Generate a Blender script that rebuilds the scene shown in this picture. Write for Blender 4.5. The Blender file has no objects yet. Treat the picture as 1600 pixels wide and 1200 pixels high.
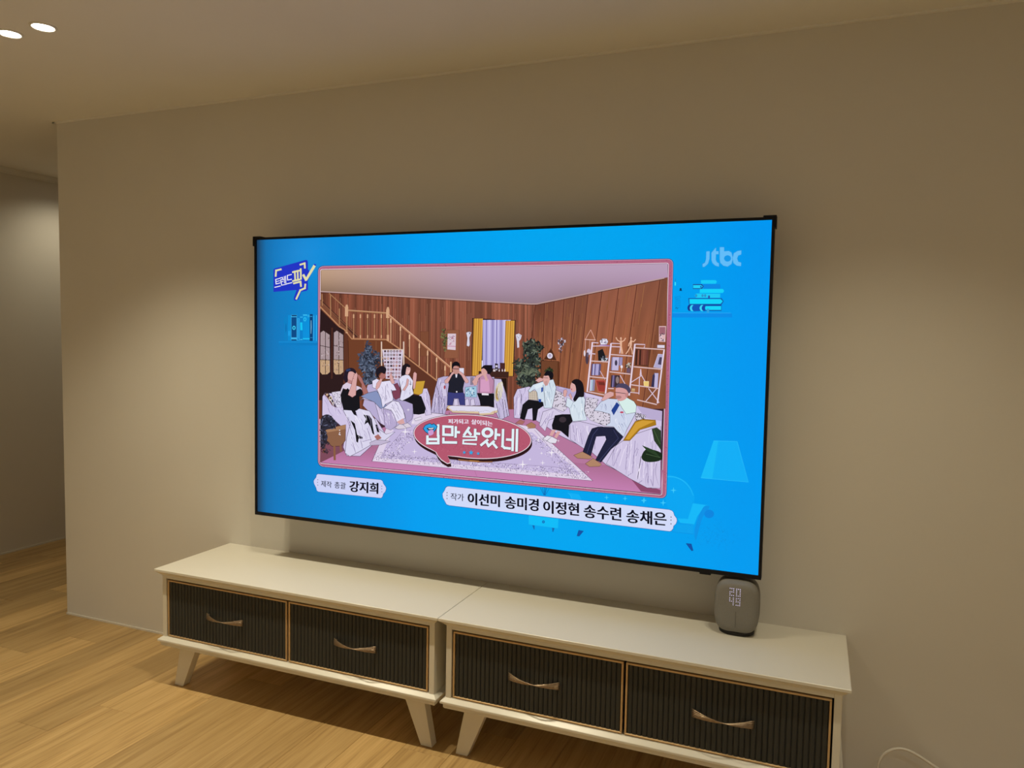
import bpy, bmesh, math, random
import numpy as np
from mathutils import Vector, Matrix
from mathutils.geometry import tessellate_polygon

# ------------------------------------------------------------------ camera, world, light, exposure
S = bpy.context.scene
COL = S.collection
random.seed(7)
cam_d = bpy.data.cameras.new('camera'); cam = bpy.data.objects.new('camera', cam_d); COL.objects.link(cam)
CPOS = Vector((2.84543, -2.48251, 1.35204)); YAW, PIT, ROL, FPX = 0.3821, -0.0611, 0.0183, 1177.93
F = Vector((-math.sin(YAW)*math.cos(PIT), math.cos(YAW)*math.cos(PIT), math.sin(PIT)))
R = Vector((math.cos(YAW), math.sin(YAW), 0)); U = R.cross(F)
R2 = R*math.cos(ROL) + U*math.sin(ROL); U2 = -R*math.sin(ROL) + U*math.cos(ROL)
cam.matrix_world = Matrix(((R2.x, U2.x, -F.x, CPOS.x), (R2.y, U2.y, -F.y, CPOS.y), (R2.z, U2.z, -F.z, CPOS.z), (0, 0, 0, 1)))
cam_d.sensor_fit = 'HORIZONTAL'; cam_d.sensor_width = 36; cam_d.lens = FPX*36/1600
cam_d.clip_start = 0.02
S.camera = cam
S.view_settings.view_transform = 'Standard'; S.view_settings.look = 'None'
S.view_settings.exposure = 0.0; S.view_settings.gamma = 1.0; S.view_settings.use_curve_mapping = False
S.cycles.max_bounces = 10; S.cycles.diffuse_bounces = 6; S.cycles.sample_clamp_indirect = 4
world = bpy.data.worlds.new('night'); S.world = world; world.use_nodes = True
world.node_tree.nodes['Background'].inputs[0].default_value = (0.02, 0.017, 0.012, 1)
LAMP = (1.0, 0.89, 0.645)          # warm white lamp colour
P_ROW1, P_ROW2, P_ROW3, P_HALL, P_FILL = 38.5, 36.0, 19.0, 11.0, 66.0
LAMP_FILL = (0.84, 0.98, 1.0)         # added rear fill lamps, cooled to offset the warm bounce
GLOW = 14.0

# ------------------------------------------------------------------ helpers
def lin(c):
    return c/12.92 if c <= 0.04045 else ((c+0.055)/1.055)**2.4
def hx(h):
    return tuple(lin(int(h[i:i+2], 16)/255) for i in (0, 2, 4))
def mat(name, col, rough=0.5, metal=0.0, spec=0.5, emit=None, es=1.0, coat=0.0):
    m = bpy.data.materials.new(name); m.use_nodes = True
    b = m.node_tree.nodes['Principled BSDF']
    b.inputs['Base Color'].default_value = (*col, 1); b.inputs['Roughness'].default_value = rough
    b.inputs['Metallic'].default_value = metal; b.inputs['Specular IOR Level'].default_value = spec
    b.inputs['Coat Weight'].default_value = coat
    if emit: b.inputs['Emission Color'].default_value = (*emit, 1); b.inputs['Emission Strength'].default_value = es
    return m
def noise_vary(m, scale, amt, stretch=(1, 1, 1), bump=0.0, detail=4, bscale=None):
    """small procedural variation of a material's own colour, plus a fine relief"""
    nt = m.node_tree; n = nt.nodes; l = nt.links; b = n['Principled BSDF']
    tc = n.new('ShaderNodeTexCoord'); mp = n.new('ShaderNodeMapping'); mp.inputs['Scale'].default_value = stretch
    tx = n.new('ShaderNodeTexNoise'); tx.inputs['Scale'].default_value = scale; tx.inputs['Detail'].default_value = detail
    l.new(tc.outputs['Object'], mp.inputs[0]); l.new(mp.outputs[0], tx.inputs['Vector'])
    c = b.inputs['Base Color'].default_value[:3]
    rp = n.new('ShaderNodeValToRGB')
    rp.color_ramp.elements[0].position = 0.3; rp.color_ramp.elements[1].position = 0.7
    rp.color_ramp.elements[0].color = (*[v*(1-amt) for v in c], 1); rp.color_ramp.elements[1].color = (*[min(1, v*(1+amt)) for v in c], 1)
    l.new(tx.outputs[0], rp.inputs[0]); l.new(rp.outputs[0], b.inputs['Base Color'])
    if bump:
        bp = n.new('ShaderNodeBump'); bp.inputs['Strength'].default_value = bump; bp.inputs['Distance'].default_value = 0.001
        if bscale:
            t2 = n.new('ShaderNodeTexNoise'); t2.inputs['Scale'].default_value = bscale; l.new(tc.outputs['Object'], t2.inputs['Vector'])
            l.new(t2.outputs[0], bp.inputs['Height'])
        else: l.new(tx.outputs[0], bp.inputs['Height'])
        l.new(bp.outputs[0], b.inputs['Normal'])
    return m

class MB:
    def __init__(s): s.v = []; s.f = []
    def add(s, v, f):
        o = len(s.v); s.v += [tuple(p) for p in v]; s.f += [tuple(i+o for i in q) for q in f]; return s
    def box(s, x0, x1, y0, y1, z0, z1):
        return s.add([(x, y, z) for z in (z0, z1) for y in (y0, y1) for x in (x0, x1)],
                     [(0, 2, 3, 1), (4, 5, 7, 6), (0, 1, 5, 4), (2, 6, 7, 3), (0, 4, 6, 2), (1, 3, 7, 5)])
    def rings(s, rings, cap=True, closed=True):
        n = len(rings[0]); v = [p for r in rings for p in r]; f = []
        for i in range(len(rings)-1):
            for j in range(n if closed else n-1):
                k = (j+1) % n
                f.append((i*n+j, i*n+k, (i+1)*n+k, (i+1)*n+j))
        if cap: f.append(tuple(range(n-1, -1, -1))); f.append(tuple((len(rings)-1)*n+j for j in range(n)))
        return s.add(v, f)
    def loft_rect(s, prof, W, D):
        """stacked rectangles (z, inset) with a fixed back edge at y=0"""
        return s.rings([[(i, -D+i, z), (W-i, -D+i, z), (W-i, 0, z), (i, 0, z)] for z, i in prof])
    def tube(s, pts, rad, n=8):
        pts = [Vector(p) for p in pts]; rs = []
        up = Vector((0, 0, 1))
        for i, p in enumerate(pts):
            t = (pts[min(i+1, len(pts)-1)] - pts[max(i-1, 0)]).normalized()
            a = t.cross(up)
            if a.length < 1e-4: a = t.cross(Vector((0, 1, 0)))
            a.normalize(); b = a.cross(t)
            r = rad[i] if isinstance(rad, (list, tuple)) else rad
            rs.append([p + a*r*math.cos(2*math.pi*j/n) + b*r*math.sin(2*math.pi*j/n) for j in range(n)])
        return s.rings(rs)
    def mesh(s, name, m, smooth=False, bevel=0.0, seg=2):
        me = bpy.data.meshes.new(name); me.from_pydata(s.v, [], s.f)
        bm = bmesh.new(); bm.from_mesh(me); bmesh.ops.recalc_face_normals(bm, faces=bm.faces)
        if bevel: bmesh.ops.bevel(bm, geom=[e for e in bm.edges if e.calc_face_angle(0) > 0.5], offset=bevel, segments=seg, affect='EDGES', profile=0.7)
        for fc in bm.faces: fc.smooth = smooth
        bm.to_mesh(me); bm.free(); me.materials.append(m); return me
    def build(s, name, m, parent=None, loc=(0, 0, 0), smooth=False, bevel=0.0, seg=2):
        return link(name, s.mesh(name, m, smooth, bevel, seg), parent, loc)
def link(name, data, parent=None, loc=(0, 0, 0)):
    o = bpy.data.objects.new(name, data); COL.objects.link(o); o.location = loc
    if parent: o.parent = parent
    return o
def tag(o, label=None, cat=None, group=None, kind=None):
    for k, v in (('label', label), ('category', cat), ('group', group), ('kind', kind)):
        if v: o[k] = v
    return o
def thing(name, label, cat, loc=(0, 0, 0), group=None):
    o = bpy.data.objects.new(name, None); COL.objects.link(o); o.location = loc; o.empty_display_size = 0.1
    return tag(o, label, cat, group)
def struct(name, mb, m, bevel=0.0):
    return tag(mb.build(name, m, bevel=bevel), kind='structure')

# ------------------------------------------------------------------ materials
M = {}
M['wall'] = noise_vary(mat('wallpaper', (0.68, 0.645, 0.585), 0.85, spec=0.2), 2.0, 0.02, bump=0.15, bscale=350)
M['ceiling'] = noise_vary(mat('ceiling_paper', (0.80, 0.775, 0.72), 0.85, spec=0.2), 2.0, 0.02, bump=0.1, bscale=300)
M['trim'] = mat('trim_white', (0.70, 0.66, 0.58), 0.5)
M['joint'] = noise_vary(mat('floor_base', (0.10, 0.065, 0.035), 0.9), 8, 0.1)
M['white'] = noise_vary(mat('cream_lacquer', (0.74, 0.71, 0.625), 0.30, spec=0.5), 3, 0.01)
M['dark'] = noise_vary(mat('charcoal_flute', (0.036, 0.038, 0.036), 0.5, spec=0.35), 30, 0.03)
M['recess'] = noise_vary(mat('recess_shade', (0.012, 0.010, 0.009), 0.8), 20, 0.1)
M['gold'] = noise_vary(mat('brushed_gold', (0.66, 0.47, 0.26), 0.42, metal=0.55), 60, 0.06)
M['bronze'] = noise_vary(mat('antique_bronze', (0.36, 0.27, 0.185), 0.30, metal=0.8), 90, 0.2)
M['bezel'] = noise_vary(mat('black_bezel', (0.005, 0.005, 0.008), 0.5, spec=0.25), 40, 0.1)
M['fabric'] = noise_vary(mat('taupe_fabric', (0.240, 0.228, 0.205), 0.95, spec=0.15), 900, 0.12, bump=0.3)
M['shell'] = noise_vary(mat('grey_shell', (0.17, 0.155, 0.135), 0.6), 60, 0.05)
M['rubber'] = noise_vary(mat('black_rubber', (0.02, 0.018, 0.017), 0.7), 60, 0.1)
M['led'] = mat('white_led', (0, 0, 0), emit=(0.72, 0.66, 0.92), es=1.25)
M['cord'] = noise_vary(mat('white_cord', (0.74, 0.70, 0.62), 0.4), 60, 0.03)
M['ring'] = noise_vary(mat('white_ring', (0.75, 0.72, 0.65), 0.4), 60, 0.03)
M['lens'] = mat('lamp_lens', (0.9, 0.9, 0.9), emit=(1.0, 0.93, 0.78), es=GLOW)
M['screen'] = mat('lit_screen', (0.002, 0.002, 0.002), 0.25, spec=0.06)
_n = M['screen'].node_tree; _a = _n.nodes.new('ShaderNodeVertexColor'); _a.layer_name = 'Col'
_n.links.new(_a.outputs['Color'], _n.nodes['Principled BSDF'].inputs['Emission Color'])
_n.nodes['Principled BSDF'].inputs['Emission Strength'].default_value = 1.0

def plank_material():
    m = mat('oak_plank', (0.4, 0.25, 0.1), 0.42, spec=0.35); nt = m.node_tree; n = nt.nodes; l = nt.links; b = n['Principled BSDF']
    tc = n.new('ShaderNodeTexCoord'); oi = n.new('ShaderNodeObjectInfo')
    mul = n.new('ShaderNodeVectorMath'); mul.operation = 'SCALE'; mul.inputs[0].default_value = (37, 91, 53); l.new(oi.outputs['Random'], mul.inputs['Scale'])
    add = n.new('ShaderNodeVectorMath'); add.operation = 'ADD'; l.new(tc.outputs['Object'], add.inputs[0]); l.new(mul.outputs[0], add.inputs[1])
    m1 = n.new('ShaderNodeMapping'); m1.inputs['Scale'].default_value = (18, 1.0, 1); l.new(add.outputs[0], m1.inputs[0])
    t1 = n.new('ShaderNodeTexNoise'); t1.inputs['Scale'].default_value = 1.6; t1.inputs['Detail'].default_value = 5; t1.inputs['Distortion'].default_value = 0.8
    l.new(m1.outputs[0], t1.inputs['Vector'])
    m2 = n.new('ShaderNodeMapping'); m2.inputs['Scale'].default_value = (95, 3, 1); l.new(add.outputs[0], m2.inputs[0])
    t2 = n.new('ShaderNodeTexNoise'); t2.inputs['Scale'].default_value = 1.5; t2.inputs['Detail'].default_value = 3; l.new(m2.outputs[0], t2.inputs['Vector'])
    mx = n.new('ShaderNodeMath'); mx.operation = 'MULTIPLY_ADD'; mx.inputs[1].default_value = 0.42; l.new(t2.outputs[0], mx.inputs[0]); 
    sc = n.new('ShaderNodeMath'); sc.operation = 'MULTIPLY'; sc.inputs[1].default_value = 0.58; l.new(t1.outputs[0], sc.inputs[0]); l.new(sc.outputs[0], mx.inputs[2])
    rp = n.new('ShaderNodeValToRGB'); cr = rp.color_ramp
    cr.elements[0].position = 0.31; cr.elements[0].color = (0.345, 0.205, 0.078, 1)
    cr.elements[1].position = 0.68; cr.elements[1].color = (0.650, 0.440, 0.195, 1)
    e = cr.elements.new(0.48); e.color = (0.530, 0.342, 0.138, 1)
    l.new(mx.outputs[0], rp.inputs[0])
    hsv = n.new('ShaderNodeHueSaturation'); mr = n.new('ShaderNodeMapRange'); mr.inputs['To Min'].default_value = 0.76; mr.inputs['To Max'].default_value = 1.14
    l.new(oi.outputs['Random'], mr.inputs['Value']); l.new(mr.outputs[0], hsv.inputs['Value']); l.new(rp.outputs[0], hsv.inputs['Color'])
    l.new(hsv.outputs[0], b.inputs['Base Color'])
    bp = n.new('ShaderNodeBump'); bp.inputs['Strength'].default_value = 0.12; bp.inputs['Distance'].default_value = 0.001
    l.new(t2.outputs[0], bp.inputs['Height']); l.new(bp.outputs[0], b.inputs['Normal'])
    return m
M['plank'] = plank_material()

# ------------------------------------------------------------------ room shell
H = 2.30; XL, XR, YF, YE = -1.627, 4.40, -4.20, 2.40; XE = -0.421; TW = 0.18
floor = struct('floor', MB().box(XL-.1, XR+.1, YF-.1, YE+.1, -0.10, -0.012), M['joint'])
struct('ceiling', MB().box(XL-.1, XR+.1, YF-.1, YE+.1, H, H+.1), M['ceiling'])
# the television wall: its free end leans by a few millimetres, as built
struct('wall_back', MB().add([(x, y, z) for z, xe in ((0, XE+.006), (H, XE-.006)) for y in (0, TW) for x in (xe, XR)],
       [(0, 2, 3, 1), (4, 5, 7, 6), (0, 1, 5, 4), (2, 6, 7, 3), (0, 4, 6, 2), (1, 3, 7, 5)]), M['wall'])
struct('wall_left', MB().box(XL-.1, XL, YF-.1, YE+.1, 0, H), M['wall'])
struct('wall_right', MB().box(XR, XR+.1, YF-.1, YE+.1, 0, H), M['wall'])
struct('wall_front', MB().box(XL, XR, YF-.1, YF, 0, H), M['wall'])
struct('wall_hall', MB().box(XL, XR, YE, YE+.1, 0, H), M['wall'])
struct('baseboard_back', MB().box(XE+.004, XR, -0.004, 0.0, 0, 0.008), M['trim'])
struct('baseboard_left', MB().box(XL, XL+.004, YF, YE, 0, 0.010), M['trim'])
struct('trim_1', MB().box(XE-.02, XR, -0.012, 0.0, H-.006, H).box(XE-.02, XE-.006, -.012, TW, H-.006, H), M['ceiling'], bevel=0.001)
struct('trim_2', MB().box(XL, XL+.016, YF, YE, H-.026, H).box(XL, XL+.008, YF, YE, H-.034, H-.026), M['ceiling'], bevel=0.002)

# floor planks, one object each: 163 mm wide, 1170 mm long, stepped by a sixth
PW, PL, GAP = 0.163, 1.17, 0.0006
pk_mesh = {}
def plank(x0, y0, y1):
    ln_ = round(y1-y0, 3)
    if ln_ < 0.02: return
    if ln_ not in pk_mesh:
        w, h = PW/2-GAP/2, ln_/2-GAP/2
        b = 0.0008
        pk_mesh[ln_] = MB().rings([[(-w, -h, -.012), (w, -h, -.012), (w, h, -.012), (-w, h, -.012)], [(-w, -h, -b), (w, -h, -b), (w, h, -b), (-w, h, -b)],
                                   [(-w+b, -h+b, 0), (w-b, -h+b, 0), (w-b, h-b, 0), (-w+b, h-b, 0)]]).mesh('plank', M['plank'])
    link('plank', pk_mesh[ln_], floor, (x0+PW/2, (y0+y1)/2, 0))
k = -13
while True:
    x0 = 0.331 + k*PW
    if x0 > XR: break
    if x0 + PW > XL + 0.02:
        ph = (-0.77 + k*PL/6) % PL
        y = YF - 0.02 - ((YF - 0.02 - ph) % PL)
        while y < YE + .02:
            plank(x0, max(y, YF-.02), min(y+PL, YE+.02)); y += PL
    k += 1

# ------------------------------------------------------------------ downlights
def disc(r0, r1, z0, z1, n=32):
    return [[(r*math.cos(2*math.pi*j/n), r*math.sin(2*math.pi*j/n), z) for j in range(n)] for r, z in ((r0, z0), (r1, z1))]
def ringprof(prof, n=32):
    return [[(r*math.cos(2*math.pi*j/n), r*math.sin(2*math.pi*j/n), z) for j in range(n)] for r, z in prof]
_dl = []
def downlight(x, y, label, power, group, size=98, blend=1.0, col=LAMP):
    t = thing('downlight', label, 'downlight', (x, y, H), group)
    if not _dl:
        rm = MB().rings(ringprof([(.0315, -.001), (.0315, -.004), (.034, -.0055), (.0375, -.004), (.039, 0.0)]), cap=False).mesh('trim_ring', M['ring'], smooth=True)
        lm = MB().rings(ringprof([(.0312, -.0008), (.030, -.0030), (.018, -.0036), (.004, -.0038)]), cap=True).mesh('lens', M['lens'], smooth=True)
        _dl.extend([rm, lm])
    link('trim_ring', _dl[0], t); link('lens', _dl[1], t)
    ld = bpy.data.lights.new('downlight_beam', 'SPOT'); ld.energy = power; ld.color = col
    ld.spot_size = math.radians(size); ld.spot_blend = blend; ld.shadow_soft_size = 0.013
    link('downlight_beam', ld, t, (0, 0, -0.03))
G1 = 'twin ceiling downlights in front of the television wall'
downlight(0.403, -0.787, 'round glowing recessed ceiling downlight, left of the visible pair, at the photo edge', P_ROW1, G1, size=104)
downlight(0.558, -0.787, 'round glowing recessed ceiling downlight, the right one of the visible pair', P_ROW1, G1, size=104)
downlight(1.50, -0.787, 'recessed ceiling downlight above the left half of the television, left of its pair', P_ROW2, G1)
downlight(1.655, -0.787, 'recessed ceiling downlight above the left half of the television, right of its pair', P_ROW2, G1)
downlight(2.90, -0.787, 'recessed ceiling downlight above the right end of the cabinets, left of its pair', P_ROW3, G1, size=106)
downlight(3.055, -0.787, 'recessed ceiling downlight above the right end of the cabinets, right of its pair', P_ROW3, G1, size=106)
downlight(-0.85, 1.95, 'added unseen ceiling fill lamp at the far end of the side corridor', P_HALL, None, size=150)  # unseen lamp added to lift the corridor's ambient light
downlight(-1.27, 0.90, 'recessed ceiling downlight in the side corridor close to its left wall', P_HALL, None, size=150)
G2 = 'added unseen fill lamps at the rear of the living room'  # unseen lamps added to raise the ambient bounce in the room
for i, (x, y) in enumerate(((-0.9, -2.2), (-0.9, -3.5), (0.9, -3.0), (2.1, -3.6), (3.3, -3.0), (3.9, -2.0))):
    downlight(x, y, ('added unseen ceiling fill lamp at the rear of the room, nearest the corridor', 'added unseen ceiling fill lamp in the rear corner on the corridor side', 'added unseen ceiling fill lamp behind the viewer, left of centre',
              'added unseen ceiling fill lamp behind the viewer by the rear wall', 'added unseen ceiling fill lamp behind the viewer, right of centre', 'added unseen ceiling fill lamp beside the right-hand wall')[i], P_FILL, G2, size=105, col=LAMP_FILL)

# ------------------------------------------------------------------ cabinets
CW, CD = 1.1993, 0.3956; XC = 0.5683
YFR = -0.3746                                       # face of the carcass
slat_h = (0.2078, 0.4122); SN = 36
d_x = ((0.0452, 0.5955), (0.6030, 1.1540))
def slat_mesh():
    w = (d_x[0][1]-d_x[0][0]-0.0116)/SN; n = 7
    r = [(w*0.475*q, -0.0046*(1-abs(q)**3.2)**.6) for q in (-1, -.93, -.75, -.4, .4, .75, .93, 1)]
    return w, MB().rings([[(x, y, z) for x, y in r] for z in slat_h]).mesh('slat', M['dark'])
SW, SLAT = slat_mesh()
def handle_mesh():
    mb = MB(); N = 25
    for s in (-1, -0.5, 0, 0.5, 1):
        pts, rad = [], []
        for i in range(N):
            t = -1 + 2*i/(N-1)
            sp = s*(abs(t)**1.15)*(1 if t < 0 else -1)
            pts.append((0.0832*t, -0.0015 - 0.027*(1-abs(t)**1.8) - 0.0022*math.cos(s*1.5)*abs(t) - 0.0015*s*(1-abs(t)), 0.0103*sp + 0.0014*s*(1-abs(t))))
            rad.append(0.0013 + 0.0007*abs(t))
        mb.tube(pts, rad, 7)
    for sx in (-1, 1):                                # mounting feet at both ends
        mb.box(sx*0.078-.004, sx*0.078+.004, -0.004, 0.004, -0.008, 0.008)
    return mb.mesh('handle', M['bronze'], smooth=True)
HANDLE = handle_mesh()
def leg_mesh(flip):
    q = [(0.043, 0.0), (0.085, 0.0), (0.148, 0.152), (0.073, 0.152)]
    if flip: q = [(CW-x, z) for x, z in q]
    return MB().rings([[(x, y, z) for x, z in q] for y in (-0.017, 0.017)]).mesh('leg', M['white'], bevel=0.0012, seg=1)
LEG = (leg_mesh(False), leg_mesh(True))
def make_cabinet(label):
    t = thing('television_cabinet', label, 'cabinet', (XC, 0, 0), 'low cream cabinets under the television')
    MB().loft_rect([(.461, .0022), (.4598, .0009), (.4525, .0009), (.4505, .0030), (.4460, .0095), (.4415, .0140), (.4380, .0175), (.4355, .0200)], CW, CD).build('top_panel', M['white'], t)
    c = MB().box(.021, .0402, YFR, 0, .198, .4358).box(CW-.021, CW-.0402, YFR, 0, .198, .4358)
    c.box(.0402, CW-.0402, YFR, 0, .4232, .4358).box(.0402, CW-.0402, YFR, 0, .1975, .2005).box(.0402, CW-.0402, -.015, 0, .2005, .4232)
    c.build('carcass', M['white'], t, bevel=0.0008, seg=1)
    MB().box(.0403, CW-.0403, -.335, -.015, .2006, .4231).build('gap_shade_fill', M['recess'], t)  # near-black block: shade of the drawer gaps put into its colour
    MB().loft_rect([(.1990, .0205), (.1900, .0080), (.1885, .0070), (.1830, .0070), (.1815, .0090), (.1805, .0150), (.1690, .0150), (.1670, .0170), (.1650, .0170)], CW, CD).build('base_moulding', M['white'], t)
    for x0, x1 in d_x:
        d = MB().box(x0+.002, x1-.002, -.3668, -.3355, .2035, .4165).build('drawer', M['dark'], t)
        g = MB(); w = 0.0056
        z0, z1 = .2022, .4180
        for a, b, zz0, zz1 in ((x0, x1, z1-w, z1), (x0, x1, z0, z0+w), (x0, x0+w, z0+w, z1-w), (x1-w, x1, z0+w, z1-w)):
            g.box(a, b, -.3738, -.3600, zz0, zz1)
        g.build('gold_frame', M['gold'], d, bevel=0.0012, seg=1)
        for i in range(SN):
            link('slat', SLAT, d, (x0+.0058+SW*(i+.5), -.3666, 0))
        link('handle', HANDLE, d, ((x0+x1)/2, -.3735, .3095))
    for sx in (0, 1):
        for y in (-.325, -.055):
            link('leg', LEG[sx], t, (0, y, 0))
            x0, x1 = (.050, .160) if sx == 0 else (CW-.160, CW-.050)
            MB().box(x0, x1, y-.027, y+.027, .152, .1652).build('leg_plate', M['white'], t, bevel=.001, seg=1)
    return t
def copy_tree(o, parent=None):
    c = o.copy(); COL.objects.link(c)
    if parent: c.parent = parent
    for ch in list(o.children): copy_tree(ch, c)
    return c
cab1 = make_cabinet('low cream cabinet with two dark fluted drawers, the left unit with nothing on top')
cab2 = copy_tree(cab1); cab2.location.x = XC + CW
cab2['label'] = 'low cream cabinet with two dark fluted drawers, the right unit carrying the grey speaker'

# ------------------------------------------------------------------ television
TX0, TX1, TZ0, TZ1, TY = 0.8274, 2.7109, 0.6512, 1.7107, -0.130     # the lit picture area
tv = thing('television', 'large black wall-mounted flat television showing a blue programme screen', 'television', ((TX0+TX1)/2, 0, TZ0-.013))
TO = Vector(tv.location)
def T(x, y, z): return (x-TO.x, y-TO.y, z-TO.z)
def tbox(mb, x0, x1, y0, y1, z0, z1):
    a = T(x0, y0, z0); b = T(x1, y1, z1); return mb.box(a[0], b[0], a[1], b[1], a[2], b[2])
OX0, OX1, OZ0, OZ1 = TX0-.0085, TX1+.0085, TZ0-.0125, TZ1+.0085
fr = MB()
for q in ((OX0, OX1, TZ1, OZ1), (OX0, OX1, OZ0, TZ0), (OX0, TX0, TZ0, TZ1), (TX1, OX1, TZ0, TZ1)):
    tbox(fr, q[0], q[1], TY-.0035, TY+.030, q[2], q[3])
fr.build('frame', M['bezel'], tv)
bk = MB(); tbox(bk, OX0+.004, OX1-.004, TY+.012, TY+.034, OZ0+.004, OZ1-.004); tbox(bk, OX0+.10, OX1-.10, TY+.034, TY+.062, OZ0+.03, OZ1-.25)
bk.build('back_cover', M['bezel'], tv, bevel=.003)
mt = MB(); tbox(mt, 1.45, 2.09, -.070, -.0, .95, 1.35); mt.build('wall_mount', M['bezel'], tv, bevel=.002)
for x0, x1, sx in ((OX0-.0065, OX0+.030, 0), (OX1-.033, OX1+.0045, 1)):
    c = MB(); tbox(c, x0, x1, TY-.006, TY+.034, OZ1-.0005, OZ1+.0048)
    if sx == 0: tbox(c, x0, OX0+.0005, TY-.006, TY+.034, OZ1-.032, OZ1)
    else: tbox(c, OX1-.0005, x1, TY-.006, TY+.034, OZ1-.032, OZ1)
    c.build('corner_cap', M['bezel'], tv, bevel=.0015, seg=1)
c = MB(); tbox(c, 2.538, 2.572, TY-.003, TY+.015, OZ0-.0055, OZ0+.001); c.build('sensor_bump', M['bezel'], tv, bevel=.001, seg=1)

# ------------------------------------------------------------------ what the screen shows: flat lit shapes in the plane of the screen
# a drawing frame whose four corners are those of the screen; (px, py) are drawing units
def homography(src, dst):
    A = []
    for (x, y), (u, v) in zip(src, dst):
        A.append([x, y, 1, 0, 0, 0, -u*x, -u*y, -u]); A.append([0, 0, 0, x, y, 1, -v*x, -v*y, -v])
    return np.linalg.svd(np.array(A, float))[2][-1].reshape(3, 3)
HM = homography([(397.2, 375.8), (1207, 344.5), (1185, 898.3), (404.4, 797.6)], [(0, 1), (1, 1), (1, 0), (0, 0)])
def uv(p):
    a = HM @ np.array((p[0], p[1], 1.0)); return a[0]/a[2], a[1]/a[2]
WS, HS = TX1-TX0, TZ1-TZ0
STEP = 0.000015
MAPS = {'A': (490, 400, .175), 'B': (760, 400, .1875), 'C': (490, 550, .175), 'D': (760, 560, .1875), 'K': (400, 470, .075), 'L': (1030, 420, 1/12),
        'G': (1000, 680, 1/6), 'J': (680, 750, .125), 'T': (390, 360, .125), 'V': (1020, 340, .125), 'E': (620, 630, .15), 'Q': (480, 725, .1),
        'N': (860, 760, .1375), 'Z': (0, 0, 1), 'S': (910, 500, 140/1200)}
_bb = np.zeros((0, 4)); _ly = np.zeros(0)
_bbl, _lyl = [], []
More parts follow.
